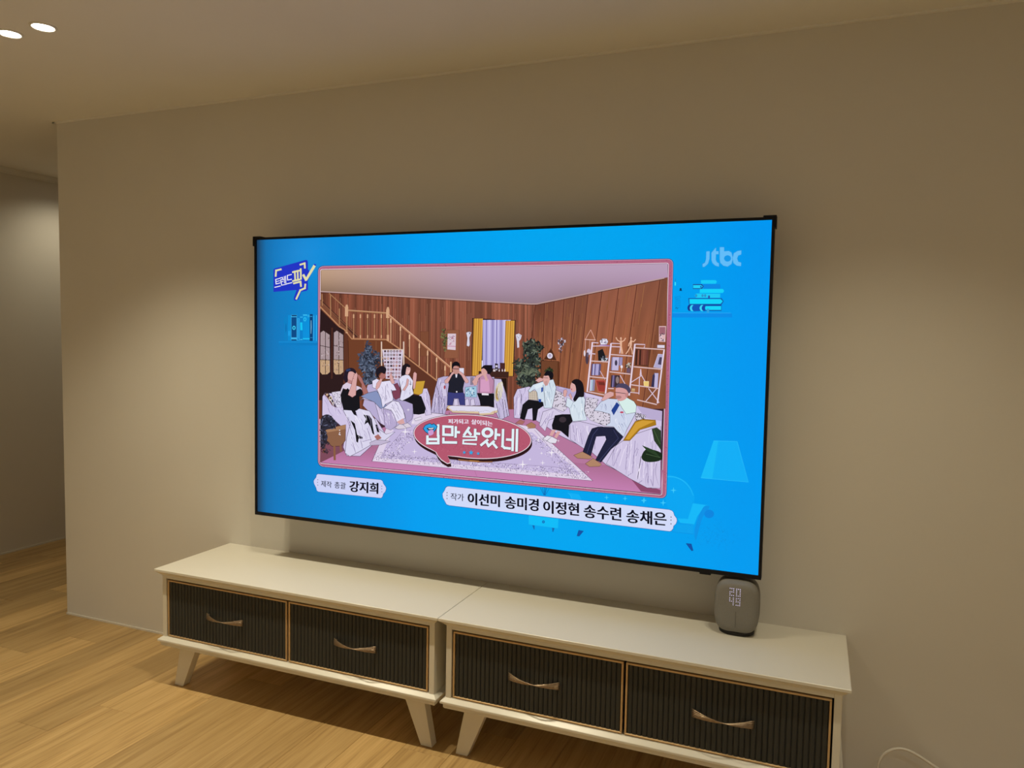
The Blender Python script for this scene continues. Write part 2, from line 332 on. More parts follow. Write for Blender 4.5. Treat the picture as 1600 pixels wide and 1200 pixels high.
class Canvas:
    def __init__(s, name, label=None): s.name = name; s.label = label; s.v = []; s.f = []; s.c = []
    def raw(s, pts, tris, cols):
        """pts: drawing points; cols: one colour, or one per point"""
        global _bb, _ly
        a = np.array([uv(p) for p in pts]); a[:, 0] = np.clip(a[:, 0], 0, 1); a[:, 1] = np.clip(a[:, 1], 0, 1)
        e = 2e-4
        b = (a[:, 0].min()+e, a[:, 0].max()-e, a[:, 1].min()+e, a[:, 1].max()-e)
        if len(_bbl) > 400 or not len(_bb):
            if _bbl: _bb = np.vstack([_bb, np.array(_bbl)]); _ly = np.append(_ly, _lyl); _bbl.clear(); _lyl.clear()
        lay = 0
        if len(_bb):
            m = (_bb[:, 0] < b[1]) & (_bb[:, 1] > b[0]) & (_bb[:, 2] < b[3]) & (_bb[:, 3] > b[2])
            if m.any(): lay = _ly[m].max()
        for q, y in zip(_bbl, _lyl):
            if y > lay and q[0] < b[1] and q[1] > b[0] and q[2] < b[3] and q[3] > b[2]: lay = y
        lay += 1; _bbl.append(b); _lyl.append(lay)
        o = len(s.v); yy = TY + 0.0018 - STEP*lay
        s.v += [T(TX0+u*WS, yy, TZ0+v*HS) for u, v in a]
        for t in tris:
            p = [a[i] for i in t]
            if (p[1][0]-p[0][0])*(p[2][1]-p[0][1]) - (p[1][1]-p[0][1])*(p[2][0]-p[0][0]) < 0: t = tuple(reversed(t))
            s.f.append(tuple(i+o for i in t))
            s.c += [cols[i] if isinstance(cols, list) else cols for i in t]
    def pg(s, mp, col, pts, sm=0, ol=None, ow=0.7):
        ox, oy, k = MAPS[mp]; p = P(pts)
        if sm: p = smooth_closed(p)
        p = [(ox+x*k, oy+y*k) for x, y in p]
        tr = tessellate_polygon([[Vector((x, y, 0)) for x, y in p]])
        s.raw(p, [tuple(t) for t in tr], hx(col))
        if ol: s._line(p + [p[0]], ol, ow)
    def _line(s, p, col, w, w2=None):
        n = len(p); L, Rr = [], []
        for i in range(n):
            a = p[max(i-1, 0)]; b = p[min(i+1, n-1)]
            dx, dy = b[0]-a[0], b[1]-a[1]; d = math.hypot(dx, dy) or 1
            ww = w if w2 is None else w+(w2-w)*i/(n-1)
            nx, ny = -dy/d*ww/2, dx/d*ww/2
            L.append((p[i][0]+nx, p[i][1]+ny)); Rr.append((p[i][0]-nx, p[i][1]-ny))
        s.raw(L+Rr, [t for i in range(n-1) for t in ((i, i+1, n+i), (i+1, n+i+1, n+i))], hx(col))
    def ln(s, mp, col, w, pts, sm=0, w2=None):
        ox, oy, k = MAPS[mp]; p = P(pts)
        if sm and len(p) > 2: p = smooth_open(p)
        s._line([(ox+x*k, oy+y*k) for x, y in p], col, w, w2)
    def st(s, mp, col, w, pts, sm=0):
        """thick stroke with square corners: w in map units"""
        ox, oy, k = MAPS[mp]; p = P(pts)
        if sm: p = smooth_open(p)
        for i in range(len(p)-1):
            (x0, y0), (x1, y1) = p[i], p[i+1]; d = math.hypot(x1-x0, y1-y0) or 1; ux, uy = (x1-x0)/d*w/2, (y1-y0)/d*w/2
            e = 0.98 if not sm else 0.35
            q = [(x0-ux*e-uy, y0-uy*e+ux), (x0-ux*e+uy, y0-uy*e-ux), (x1+ux*e+uy, y1+uy*e-ux), (x1+ux*e-uy, y1+uy*e+ux)]
            s.raw([(ox+x*k, oy+y*k) for x, y in q], [(0, 1, 2), (0, 2, 3)], hx(col))
    def el(s, mp, col, cx, cy, rx, ry=None, n=14, rot=0, hole=0):
        ox, oy, k = MAPS[mp]; ry = ry or rx
        q = []
        for f in ((1, hole) if hole else (1,)):
            for j in range(n):
                t = 2*math.pi*j/n; x, y = rx*f*math.cos(t), ry*f*math.sin(t)
                q.append((ox+k*(cx+x*math.cos(rot)-y*math.sin(rot)), oy+k*(cy+x*math.sin(rot)+y*math.cos(rot))))
        if hole: tr = [t for j in range(n) for t in ((j, (j+1) % n, n+j), ((j+1) % n, n+(j+1) % n, n+j))]
        else: tr = [(0, j, j+1) for j in range(1, n-1)]
        s.raw(q, tr, hx(col))
    def grid(s, quad, nx, ny, colf):
        """bilinear patch TL,TR,BR,BL (drawing units) with a smooth colour function of (u,v)"""
        (a, b, c, d) = quad; pts, cols = [], []
        for j in range(ny+1):
            for i in range(nx+1):
                u, v = i/nx, j/ny
                pts.append(tuple((a[k]*(1-u)+b[k]*u)*(1-v)+(d[k]*(1-u)+c[k]*u)*v for k in (0, 1)))
                cc = colf(u, v); cols.append(tuple(lin(max(0, min(255, q))/255) for q in cc))
        w = nx+1
        s.raw(pts, [t for j in range(ny) for i in range(nx) for t in ((j*w+i, j*w+i+1, j*w+w+i), (j*w+i+1, j*w+w+i+1, j*w+w+i))], cols)
    def text(s, mp, col, string, bl, br, tl, bold=0.0, wt=0.0):
        ox, oy, k = MAPS[mp]
        cu = bpy.data.curves.new('lettering', 'FONT'); cu.body = string; cu.fill_mode = 'FRONT'; cu.offset = bold; cu.resolution_u = 3
        o = bpy.data.objects.new('lettering', cu); COL.objects.link(o)
        dg = bpy.context.evaluated_depsgraph_get(); me = o.evaluated_get(dg).to_mesh(); me.calc_loop_triangles()
        v = np.array([tuple(p.co)[:2] for p in me.vertices]); tr = [tuple(t.vertices) for t in me.loop_triangles]
        o.evaluated_get(dg).to_mesh_clear(); bpy.data.objects.remove(o); bpy.data.curves.remove(cu)
        if not len(v): return
        v -= v.min(0); v /= v.max(0)
        pts = [(ox+k*(bl[0]+x*(br[0]-bl[0])+y*(tl[0]-bl[0])), oy+k*(bl[1]+x*(br[1]-bl[1])+y*(tl[1]-bl[1]))) for x, y in v]
        for dx, dy in ([(0, 0)] if not wt else [(a*wt, b*wt*.35) for a, b in ((-1, -1), (-.33, 1), (.33, -1), (1, 1))]):
            s.raw([(x+dx, y+dy) for x, y in pts], tr, hx(col))
    def build(s):
        me = bpy.data.meshes.new(s.name); me.from_pydata(s.v, [], s.f)
        ca = me.color_attributes.new('Col', 'FLOAT_COLOR', 'CORNER')
        ca.data.foreach_set('color', np.array([(*c, 1.0) for c in s.c], 'f').ravel())
        me.materials.append(M['screen'])
        o = link(s.name, me, tv)
        if s.label: o['label'] = s.label
        return o
def P(t):
    return [tuple(float(c) for c in q.split(',')) for q in t.split()] if isinstance(t, str) else list(t)
def smooth_closed(p, n=4):
    o = []; m = len(p)
    for i in range(m):
        a, b, c, d = p[i-1], p[i], p[(i+1) % m], p[(i+2) % m]
        for j in range(n):
            t = j/n
            o.append(tuple(.5*((2*b[k])+(-a[k]+c[k])*t+(2*a[k]-5*b[k]+4*c[k]-d[k])*t*t+(-a[k]+3*b[k]-3*c[k]+d[k])*t**3) for k in (0, 1)))
    return o
def smooth_open(p, n=5):
    q = [p[0]] + p + [p[-1]]; o = []
    for i in range(1, len(q)-2):
        a, b, c, d = q[i-1], q[i], q[i+1], q[i+2]
        for j in range(n):
            t = j/n
            o.append(tuple(.5*((2*b[k])+(-a[k]+c[k])*t+(2*a[k]-5*b[k]+4*c[k]-d[k])*t*t+(-a[k]+3*b[k]-3*c[k]+d[k])*t**3) for k in (0, 1)))
    return o + [p[-1]]
rnd = random.Random(11)
# ---- programme background: blue studio card with line-art furniture
c = Canvas('screen')
def bgcol(u, v):
    a = min(1, u/.32)**.6  # viewing-angle fall-off to the left, painted into the card colour
    r = 24*(1-a); g = 108+(156-108)*a + 10*max(0, math.sin(math.pi*min(1, max(0, (u-.25)/.7)))) ; b = 172+(240-172)*a
    g -= 6*max(0, (u-.80)/.2) * (1-v)
    r += 16*math.exp(-((u-.09)/.05)**2-((v-.06)/.10)**2); g += 10*math.exp(-((u-.09)/.05)**2-((v-.06)/.10)**2); b += 12*math.exp(-((u-.09)/.05)**2-((v-.06)/.1)**2)  # faint reflection of the room painted in at upper left
    e = math.exp(-u/.008)  # dark vignette painted along the left screen edge
    return r*(1-.5*e)+18*e, g*(1-.45*e), b*(1-.5*e)
c.grid([(397.2, 375.8), (1207, 344.5), (1185, 898.3), (404.4, 797.6)], 56, 20, bgcol)
# books on a shelf, left
for x0, x1, y0, y1, col in ((560, 620, 350, 830, '0a80c4'), (635, 700, 310, 840, '0b8cd4'), (700, 820, 305, 840, '3fb4ec'), (706, 814, 310, 335, '0a2f5e'), (706, 814, 352, 775, '0a4a86'), (708, 816, 815, 840, '0a3f74'),
                            (826, 876, 380, 838, '35b2f0'), (834, 866, 392, 830, '0878c4'), (842, 856, 405, 800, '30a8ea'), (884, 940, 345, 828, '0a80cc'), (884, 938, 345, 360, '3fc0ee'), (890, 935, 462, 625, '14c4f4'), (890, 940, 812, 826, '44c8f2'),
                            (945, 1085, 290, 820, '0890da'), (945, 1030, 300, 320, '44c4ee'), (1040, 1088, 310, 322, '3ab8e8'), (1040, 1088, 336, 348, '3ab8e8'), (948, 1092, 792, 815, '20c4f4'),
                            (1088, 1150, 290, 850, '0a3f74'), (1092, 1140, 332, 346, '3aa4d8'), (1100, 1150, 775, 785, '3a94c8'), (1165, 1180, 320, 840, '38aae8'), (1220, 1236, 310, 850, '30b8f0')):
    c.pg('K', col, [(x0, y0), (x1, y0), (x1+6, y1), (x0+6, y1)])
c.el('K', '3ac4ea', 762, 575, 36, 44, hole=.45); c.el('K', '30c4f0', 988, 398, 30, 42); c.el('K', '0a90da', 988, 398, 16, 26)
c.pg('K', '8cccf0', '1112,420 1122,420 1128,560 1122,705 1114,690'); c.el('K', '0a70b4', 595, 575, 14, 95)
c.pg('K', '1a9ce4', '640,640 690,640 690,740 640,740')
c.pg('K', '0a7cc4', '445,870 1255,878 1255,940 455,938'); c.ln('K', '1a9ae0', .7, '448,868 1255,876')
# shelf, books and ornaments, right
c.pg('L', '0a8ce8', '240,850 1350,852 1370,862 1368,930 240,932'); c.ln('L', '2aaaf4', .8, '240,845 1345,848'); c.ln('L', '0a8cdc', .6, '240,795 350,795')
c.pg('L', '16c8f6', '780,228 1060,228 1080,262 1060,296 780,296'); c.pg('L', '0a88e4', '820,305 1140,305 1150,345 1140,392 830,392')
c.pg('L', '1a3f90', '628,304 800,304 832,345 800,394 628,394'); c.pg('L', '1cd0f8', '634,322 780,322 815,345 780,380 634,380'); c.el('L', '1a60b8', 778, 356, 16)
c.pg('L', '14d0f8', '760,395 1195,395 1218,432 1195,470 755,470')
c.pg('L', '1ec8f2', '690,480 1145,484 1140,560 690,560 660,520')
for x in (690, 810, 860): c.el('L', '2a94cc', x, 520, 22, 28)
c.pg('L', '2a50a8', '915,518 948,518 948,582 915,582')
c.pg('L', '1450a8', '540,568 1170,568 1210,628 1170,690 555,690'); c.pg('L', '12d4fa', '562,584 1150,584 1192,628 1150,676 566,676')
c.pg('L', '1040a0', '560,692 1168,692 1168,806 560,806 525,748'); c.pg('L', '14d6fa', '880,716 1160,716 1160,790 900,790 858,752')
c.el('L', '14308a', 560, 750, 34, 58); c.el('L', '3cd4f4', 620, 755, 52, 60); c.el('L', '1056b8', 665, 755, 55, 62); c.pg('L', '1056b8', '655,695 760,695 745,812 655,812')
c.el('L', '3cd4f4', 805, 755, 52, 60); c.el('L', '1448a8', 842, 755, 48, 58); c.pg('L', '14d6fa', '868,716 930,716 930,790 868,790 856,752'); c.pg('L', '30a0e0', '892,765 935,765 935,838 890,838')
c.pg('L', '0b2c60', '378,380 412,380 412,400 424,430 368,430 380,405'); c.pg('L', '1c86c8', '292,195 300,200 306,258 284,258'); c.pg('L', '3ce0f8', '284,264 306,264 306,330 284,332')
for i in range(5):
    c.ln('L', '0a86d4', .45, [(280+i*28, 530), (280+(i+2)*28-10 if i < 3 else 395, 610 if i < 3 else 560)]); c.ln('L', '0a86d4', .45, [(285, 560+i*40), (395, 520+i*44)]); c.ln('L', '0a86d4', .45, [(285, 560+i*36), (395, 640+i*28)])
for x, y in ((305, 755), (330, 765), (318, 745), (345, 752)): c.el('L', '0a3c80', x, y, 8)
# armchair and lamp, bottom right
c.pg('G', '10aef6', '690,60 912,66 1018,446 570,404'); c.pg('G', '18baf8', '690,60 735,61 680,412 570,404'); c.ln('G', '34c6fa', .6, '690,60 912,66 1018,446 570,404')
c.pg('G', '06a6f2', '250,392 330,392 420,430 480,500 510,590 500,640 450,780 350,770 250,650', sm=1)
c.ln('G', '22bcf8', 1.6, '250,392 330,398 410,436 470,500 502,570', sm=1, w2=.8)
c.pg('G', '14b8f8', '498,640 635,660 590,690 540,760 508,842 380,826 350,780 450,786'); c.pg('G', '0aa2ee', '350,840 500,840 505,925 330,905')
c.ln('G', '0a8ce0', .6, '300,905 505,928'); c.ln('G', '0a90e4', .6, '350,822 505,838')
c.pg('G', '0a92e6', '600,672 650,670 640,700 590,770 560,860 525,985 512,900 545,780', sm=1); c.el('G', '0a86e0', 650, 740, 46, 40)
c.pg('G', '1450a4', '434,1014 482,1018 500,1080 486,1082'); c.ln('G', '0a3c88', .6, '434,1014 482,1018 500,1080 486,1082 434,1014')
for i in range(260):
    x, y = 560+rnd.gauss(150, 80), 940+rnd.gauss(0, 70)
    c.el('G', rnd.choice(('0a8ae0', '18a8f0', '0a8ae0', '0888dc')), x, y, rnd.uniform(2, 4), n=5)
def spark(mp, col, x, y, r, th=.22):
    q = []
    for j in range(8):
        t = math.pi*j/4; rr = r if j % 2 == 0 else r*th
        q.append((x+rr*math.sin(t), y-rr*math.cos(t)))
    c.pg(mp, col, q)
for x, y, r in ((315, 520, 32), (40, 612, 28), (218, 636, 32)): spark('G', '40ccfa', x, y, r)
for x, y, r in ((640, 128, 30), (850, 140, 30), (1060, 165, 32)): spark('N', '40ccfa', x, y, r)
c.pg('N', '10b0f6', '215,75 325,90 350,140 355,155 240,140 232,110'); c.ln('N', '30c4fa', .6, '200,75 232,105 242,140')
c.pg('N', '1450a4', '325,496 380,504 330,562 306,560'); c.ln('N', '0a3c88', .6, '325,496 380,504 330,562 306,560 325,496')
# side table with plant, behind the caption
c.pg('J', '0cbcf8', '1172,430 1545,470 1540,602 1172,552', ol='1aa6ea', ow=.6); c.el('J', '1468b4', 1357, 520, 18); c.el('J', '0ca0ea', 1357, 520, 7)
c.pg('J', '1464b0', '1218,562 1248,566 1246,616 1238,614'); c.pg('J', '1464b0', '1464,594 1496,598 1480,646 1470,644')
for q in ('1360,190 1315,95', '1365,190 1340,100', '1368,190 1365,96', '1372,192 1395,96', '1376,194 1425,112', '1370,190 1382,100'): c.ln('J', '0a66b4', .7, q)
# broadcaster's letters, top right
g = '62bcf8'; d_ = '2f93dc'
c.pg('V', d_, '664,432 712,430 708,530 690,590 650,625 618,632 612,586 650,566 662,520', sm=0)
c.pg('V', g, '667,432 709,430 706,528 688,584 650,620 622,628 620,592 650,574 665,528')
c.pg('V', g, '790,378 790,428 822,428 822,468 790,468 788,540 800,566 826,580 826,624 780,612 744,580 730,540 730,448', ol=d_, ow=.5)
c.pg('V', g, '835,378 892,378 892,430 950,424 985,445 1004,520 985,590 935,624 880,612 842,575 834,530', ol=d_, ow=.5)
c.el('V', '1297ea', 934, 520, 44, 40, 18)
c.pg('V', g, '1110,418 1108,470 1070,485 1056,520 1070,560 1108,572 1104,618 1050,612 1008,580 996,520 1012,455 1060,425', ol=d_, ow=.5)
c.build()
# ---- badge, top left
c = Canvas('corner_badge', 'blue badge with white and yellow lettering and a tick')
c.pg('T', '2234c4', '270,495 285,482 670,376 692,378 700,395 702,490 730,530 775,430 792,424 806,440 740,560 704,640 706,745 690,762 622,775 590,870 560,886 532,880 530,850 562,752 275,776')
Y = 'e2dcA8'
c.st('T', Y, 22, '300,575 304,508 362,494'); c.st('T', Y, 22, '608,434 660,418 664,472')
c.st('T', Y, 22, '563,860 610,755 668,730 672,684'); c.st('T', Y, 30, '650,570 678,620'); c.pg('T', Y, '664,640 692,636 800,455 772,436 700,560 680,600')
c.st('T', Y, 22, '516,528 590,510'); c.st('T', Y, 20, '538,520 545,622'); c.st('T', Y, 20, '574,512 578,612'); c.st('T', Y, 22, '518,640 596,622'); c.st('T', Y, 22, '612,492 616,612'); c.st('T', Y, 22, '530,668 612,648 618,702')
W_ = 'eceaf4'
c.st('T', W_, 11, '352,606 300,620 306,676 356,664'); c.st('T', W_, 9, '304,648 350,636'); c.st('T', W_, 11, '292,718 358,702')
c.st('T', W_, 10, '360,600 386,594 388,618 364,624 366,650 392,644'); c.st('T', W_, 9, '392,622 408,618'); c.st('T', W_, 10, '408,584 412,664'); c.st('T', W_, 10, '424,578 428,668'); c.st('T', W_, 10, '372,660 376,692 432,680')
c.st('T', W_, 11, '496,558 446,570 450,628 498,618'); c.st('T', W_, 11, '438,676 502,660')
c.build()
# ---- caption plates
def plate(cv, q, mp, dark='2a5ea8', fill=('ccd2f6', 'd8e2fb')):
    cv.pg(mp, dark, q[1]); cv.pg(mp, fill[0], q[0])
c = Canvas('caption_plate', 'short pale caption plate with dark lettering')
o1 = '175,148 1160,240 1190,262 1200,300 1238,350 1246,385 1232,430 1200,465 1192,505 1165,532 185,432 158,412 148,372 112,300 106,262 120,232 146,200 152,165'
o2 = '176,154 1158,246 1184,266 1194,302 1232,352 1240,385 1226,428 1194,463 1186,502 1164,526 187,426 162,408 153,370 117,298 112,262 126,235 151,203 157,168'
plate(c, (o2, o1), 'Q')
for x, y in ((175, 242), (172, 282), (176, 325), (1173, 342), (1173, 384), (1175, 430)): c.el('Q', '20223c', x, y, 6)
c.text('Q', '20243c', '제작', (226, 345), (392, 368), (226, 250), 0, .12); c.text('Q', '20243c', '총괄', (436, 372), (612, 390), (436, 270), 0, .12)
c.text('Q', '080a1c', '강지희', (672, 425), (1112, 462), (674, 258), 0, .75)
c.build()
c = Canvas('caption_plate', 'long pale caption plate with dark lettering')
def j(p): return [(680+x*.125, 750+y*.125) for x, y in P(p)]
def nn(p): return [(860+x*.1375, 760+y*.1375) for x, y in P(p)]
for ins, col in ((0, '2a5ea8'), (1, 'd2daf8')):
    i = ins*5
    a = j(f'{168+i},{74+i} ') + nn(f'1350,{262+i} 1385,{275+i} {1405-i},300 {1412-i},328 {1440-i},365 {1444-i},392 {1432-i},425 {1405-i},450 {1400-i},480 {1380-i},{508-i} 1355,{514-i}') + \
        j(f'{175+i},{318-i} {142+i},{305-i} {126+i},{270} {96+i},{215} {92+i},{170} {120+i},{125} {128+i},{95+i} {146+i},{78+i}')
    c.pg('Z', col, a)
for x, y in ((153, 157), (152, 190), (153, 229)): c.el('J', '20223c', x, y, 6)
for x, y in ((1373, 350), (1372, 384), (1372, 426)): c.el('N', '20223c', x, y, 6)
c.text('J', '20243c', '작가', (198, 248), (362, 262), (198, 160), 0, .12)
def jt(s_, x0, x1, yb0, yb1, yt): c.text('J', '080a1c', s_, (x0, yb0), (x1, yb1), (x0, yt), 0, .75)
jt('이선미', 415, 808, 305, 336, 158); jt('송미경', 878, 1292, 352, 390, 200)
def nt_(s_, x0, x1, yb0, yb1, yt): c.text('N', '080a1c', s_, (x0, yb0), (x1, yb1), (x0, yt), 0, .75)
nt_('이정현', -75, 325, 300, 335, 160); nt_('송수련', 385, 805, 352, 392, 205); nt_('송채은', 868, 1318, 410, 448, 262)
for i in range(60):
    u_ = rnd.random(); x = 705+u_*330; y = 762+u_*42+rnd.uniform(-2, 26)
    if rnd.random() < .5: c.el('Z', 'b8c4e8', x, y, rnd.uniform(.2, .6), n=5)
c.build()
# ---- the programme picture: a panelled set with seated people, inside a pink border
c = Canvas('programme_picture', 'bordered programme picture of people seated in a wood-panelled set')
def rq(tl, tr, br, bl, r):
    q = [tl, tr, br, bl]; o = []
    for i in range(4):
        p, a, b = q[i], q[i-1], q[(i+1) % 4]
        la, lb = math.dist(p, a), math.dist(p, b)
        s_ = (p[0]+(a[0]-p[0])*r/la, p[1]+(a[1]-p[1])*r/la); e_ = (p[0]+(b[0]-p[0])*r/lb, p[1]+(b[1]-p[1])*r/lb)
        for j_ in range(6):
            t = j_/5; o.append(tuple((1-t)**2*s_[k]+2*t*(1-t)*p[k]+t*t*e_[k] for k in (0, 1)))
    return o
def ins(q, d):
    cx_ = sum(p[0] for p in q)/4; cy_ = sum(p[1] for p in q)/4
    return [(p[0]+(d if p[0] < cx_ else -d), p[1]+(d if p[1] < cy_ else -d)) for p in q]
fr_ = [(493, 416), (1052, 404.8), (1041.8, 780), (496.8, 729)]
c.pg('Z', '263f78', rq(*fr_, 10)); c.pg('Z', 'c9a2bc', rq(*ins(fr_, .8), 9.5)); c.pg('Z', 'b06582', rq(*ins(fr_, 1.5), 9))
for i in range(420):
    e_ = rnd.choice('tbrrb'); u_ = rnd.random()
    if e_ == 't': x, y = 500+u_*545, 419.5-u_*11.3
    elif e_ == 'b': x, y = 502+u_*534, 727.5+u_*49
    elif e_ == 'r': x, y = 1048-u_*9, 412+u_*358
    c.el('Z', rnd.choice(('8a4058', 'c47890', '94506a', '7c3850')), x+rnd.uniform(-1.8, 1.8), y+rnd.uniform(-1.5, 1.5), rnd.uniform(.3, .9), rnd.uniform(.25, .5), n=5)
inn = [(497.6, 422.2), (1043.6, 412.6), (1033.8, 773.8), (501, 723.2)]
c.pg('Z', 'e6d2e2', rq(*ins(inn, -.9), 4)); c.pg('Z', '3c2530', rq(*inn, 3))
inq = ins(inn, .6)
# ceiling
def mixc(a, b, t): return tuple(a[k]*(1-t)+b[k]*t for k in range(3))
def ceilc(u, v):
    top = mixc((190, 156, 130), (184, 158, 184), min(1, u*2.2)); bot = mixc((140, 112, 92), (150, 126, 140), min(1, u*2.)) if u < .72 else mixc((150, 126, 140), (182, 150, 182), (u-.72)/.28)
    return mixc(top, bot, v**1.6)
def px(m, x, y): ox, oy, k = MAPS[m]; return (ox+k*x, oy+k*y)
pc = px('B', 400, 408)
def ceil_bot(x):
    if x < pc[0]: t = (x-498.2)/(pc[0]-498.2); return 456.2*(1-t)+pc[1]*t
    t = (x-pc[0])/(1043-pc[0]); return pc[1]*(1-t)+434.5*t
def ceil_top(x): return 422.6+(x-498)*(-9.5/545)
n_ = 40
for i in range(n_):
    x0, x1 = 498.2+(1042.8-498.2)*i/n_, 498.2+(1042.8-498.2)*(i+1)/n_
    c.grid([(x0, ceil_top(x0)), (x1, ceil_top(x1)), (x1, ceil_bot(x1)), (x0, ceil_bot(x0))], 1, 6, lambda u, v, i=i: ceilc((i+u)/n_, v))
# back wall, narrow boards
def floorline(x): return 745
x = 498.2
while x < pc[0]:
    w_ = rnd.uniform(2.2, 4.2); x1 = min(x+w_, pc[0]); f_ = (x-498)/(pc[0]-498)
    base = mixc((114, 64, 48), (140, 84, 65), min(1, f_*1.6)); k_ = rnd.uniform(.82, 1.22)
    lo = mixc(base, (100, 50, 36), .55)
    def wc(u, v, b=base, l=lo, k=k_): return tuple(q*k for q in mixc(b, l, v))
    c.grid([(x, ceil_bot(x)), (x1, ceil_bot(x1)), (x1, 655), (x, 655)], 1, 3, wc)
    if rnd.random() < .55: c.ln('Z', '5a2e22', .55, [(x1, ceil_bot(x1)+1), (x1, 640)])
    if rnd.random() < .6: c.ln('Z', 'a06a52', .45, [(x+w_*.4, ceil_bot(x)+rnd.uniform(3, 40)), (x+w_*.4, rnd.uniform(500, 600))])
    x = x1
# right wall, wide boards
ts = [400, 478, 558, 642, 735, 842, 958, 1098, 1252, 1445, 1520]; bs = [400, 452, 520, 590, 655, 745, 845, 975, 1110, 1300, 1420]
def rwt(xb): X, Yy = px('B', xb, 0); return (X, ceil_bot(X))
seams = []
for i in range(10):
    a0, a1 = rwt(ts[i]), rwt(min(ts[i+1], 1508)); b0, b1 = px('B', bs[i], 1280), px('B', bs[i+1], 1280)
    if i == 9: b1 = (1040, b1[1])
    k_ = rnd.uniform(.92, 1.1); f_ = i/9
    t_ = mixc((108, 62, 48), (132, 80, 62), min(1, f_*2)); m_ = (146, 88, 60)
    c.grid([a0, a1, b1, b0], 3, 6, lambda u, v, t_=t_, m_=m_, k_=k_: tuple(q*k_*(1+.08*math.sin(u*9+v*3)) for q in mixc(t_, m_, min(1, v*1.6))))
    seams.append((a1, b1))
    for q in range(14):
        u_ = rnd.random(); v_ = rnd.uniform(0, .8); l_ = rnd.uniform(.05, .22)
        g_ = lambda vv: tuple((a0[k]*(1-u_)+a1[k]*u_)*(1-vv)+(b0[k]*(1-u_)+b1[k]*u_)*vv for k in (0, 1))
        c.ln('Z', rnd.choice(('96603e', '6c3c2a', '8c5638', '7a4630', 'a06a46')), rnd.uniform(.3, 1.0), [g_(v_), g_(min(.95, v_+l_))])
for a1, b1 in seams[:-1]: c.ln('Z', '5a2c24', 1.1, [a1, b1]); c.ln('Z', '9c6448', .5, [(a1[0]+1.2, a1[1]+2), (b1[0]+1.2, b1[1])])
c.ln('Z', '55281e', 1.0, [(pc[0], pc[1]), px('B', 372, 700)])
cb = [(498.2+i*8.7, ceil_bot(498.2+i*8.7)+.2) for i in range(63)]
c._line([p for p in cb if p[0] < 1043], 'b89a98', 1.8); c._line([(p[0], p[1]+1.5) for p in cb if p[0] < 1043], '4a2620', .8)
c.pg('A', '7c4a34', '940,680 1018,680 1020,900 945,900', ol='5e3226', ow=.6)
# under the stairs, doors
c.pg('A', '5e3426', '46,465 215,640 265,662 330,742 640,758 760,835 1100,1122 1100,1290 46,1290')
c.pg('A', '6e3e28', '330,748 640,760 700,800 700,1290 300,1290 300,720')
c.pg('A', '2c1a1c', '46,480 200,632 262,660 262,1290 46,1290'); c.pg('A', '4a2820', '148,645 162,645 165,1100 150,1100')
c.ln('A', '8a5a3c', .7, '450,765 450,1050'); c.ln('A', '8a5a3c', .7, '550,765 550,1100'); c.ln('A', '402018', .8, '300,760 310,1100')
for x0 in (52, 172):
    c.pg('A', 'a89498', [(x0, 690), (x0+25, 672), (x0+82, 710), (x0+88, 1040), (x0+65, 1060), (x0+20, 1062), (x0+2, 1040)])
    c.pg('A', 'c2a07e', [(x0, 930), (x0+84, 935), (x0+88, 1040), (x0+65, 1060), (x0+20, 1062), (x0+2, 1040)])
    for q in ([(x0+44, 680), (x0+48, 1058)], [(x0, 804), (x0+84, 822)], [(x0, 930), (x0+86, 934)]): c.ln('A', '2c1a1c', .9, q)
    for i in range(40): c.el('A', rnd.choice(('806a6c', 'd8c8cc', '6c5050', '9a7a68')), x0+rnd.uniform(6, 80), rnd.uniform(720, 1040), rnd.uniform(1.5, 4), rnd.uniform(3, 9), n=5)
# stairs and balustrade
wd, wl = 'a87a56', 'd0a07c'
c.pg('A', '7a4a36', '46,395 400,735 330,745 265,665 215,640 46,468'); c.pg('A', '4c2a24', '46,400 60,400 395,722 370,735')
for a in ('46,458 225,638 268,664 332,745 640,752 762,836', '800,892 1105,1125'): c.ln('A', 'b8825e', 2.0, a)
c.ln('A', wd, 1.3, '125,338 272,470'); c.ln('A', '8a5a40', 1.0, '46,405 400,735')
for x, a, b in ((62, 345, 450), (138, 355, 545), (218, 475, 620)): c.ln('A', wd, 1.6, [(x, a), (x+4, b)])
c.ln('A', wd, 2.4, '300,492 640,516'); c.ln('A', wl, .8, '300,488 640,512')
for x in (347, 408, 472, 534, 595): c.ln('A', wd, 1.3, [(x, 520), (x+2, 738)]); c.ln('A', wl, 2.1, [(x, 528), (x, 560)]); c.ln('A', wl, 1.9, [(x+2, 712), (x+2, 740)])
for x, a, m, b in ((284, 440, 545, 685), (652, 462, 560, 765)):
    c.pg('A', wl, [(x-14, a+25), (x-6, a), (x+8, a), (x+15, a+25), (x+15, m), (x-14, m)]); c.ln('A', wd, 2.2, [(x, m), (x+4, b)]); c.ln('A', 'e0b490', .7, [(x-8, a+30), (x-8, m-4)])
    c.ln('A', wl, 3.6, [(x+3, m+150), (x+4, b)])
for x, a, b in ((680, 555, 780), (767, 625, 838), (848, 700, 912), (936, 780, 988), (1011, 845, 1052), (1092, 905, 1105), (1167, 980, 1080)):
    c.ln('A', wl, 1.3, [(x, a), (x+1, b)]); c.ln('A', 'e0b490', 2.1, [(x, a+10), (x, a+48)])
c.ln('A', 'b47c5c', 2.8, '662,536 1212,1000'); c.ln('A', 'e0b090', 1.0, '664,530 1212,992')
c.ln('A', wl, 2.6, '1220,950 1222,1060')
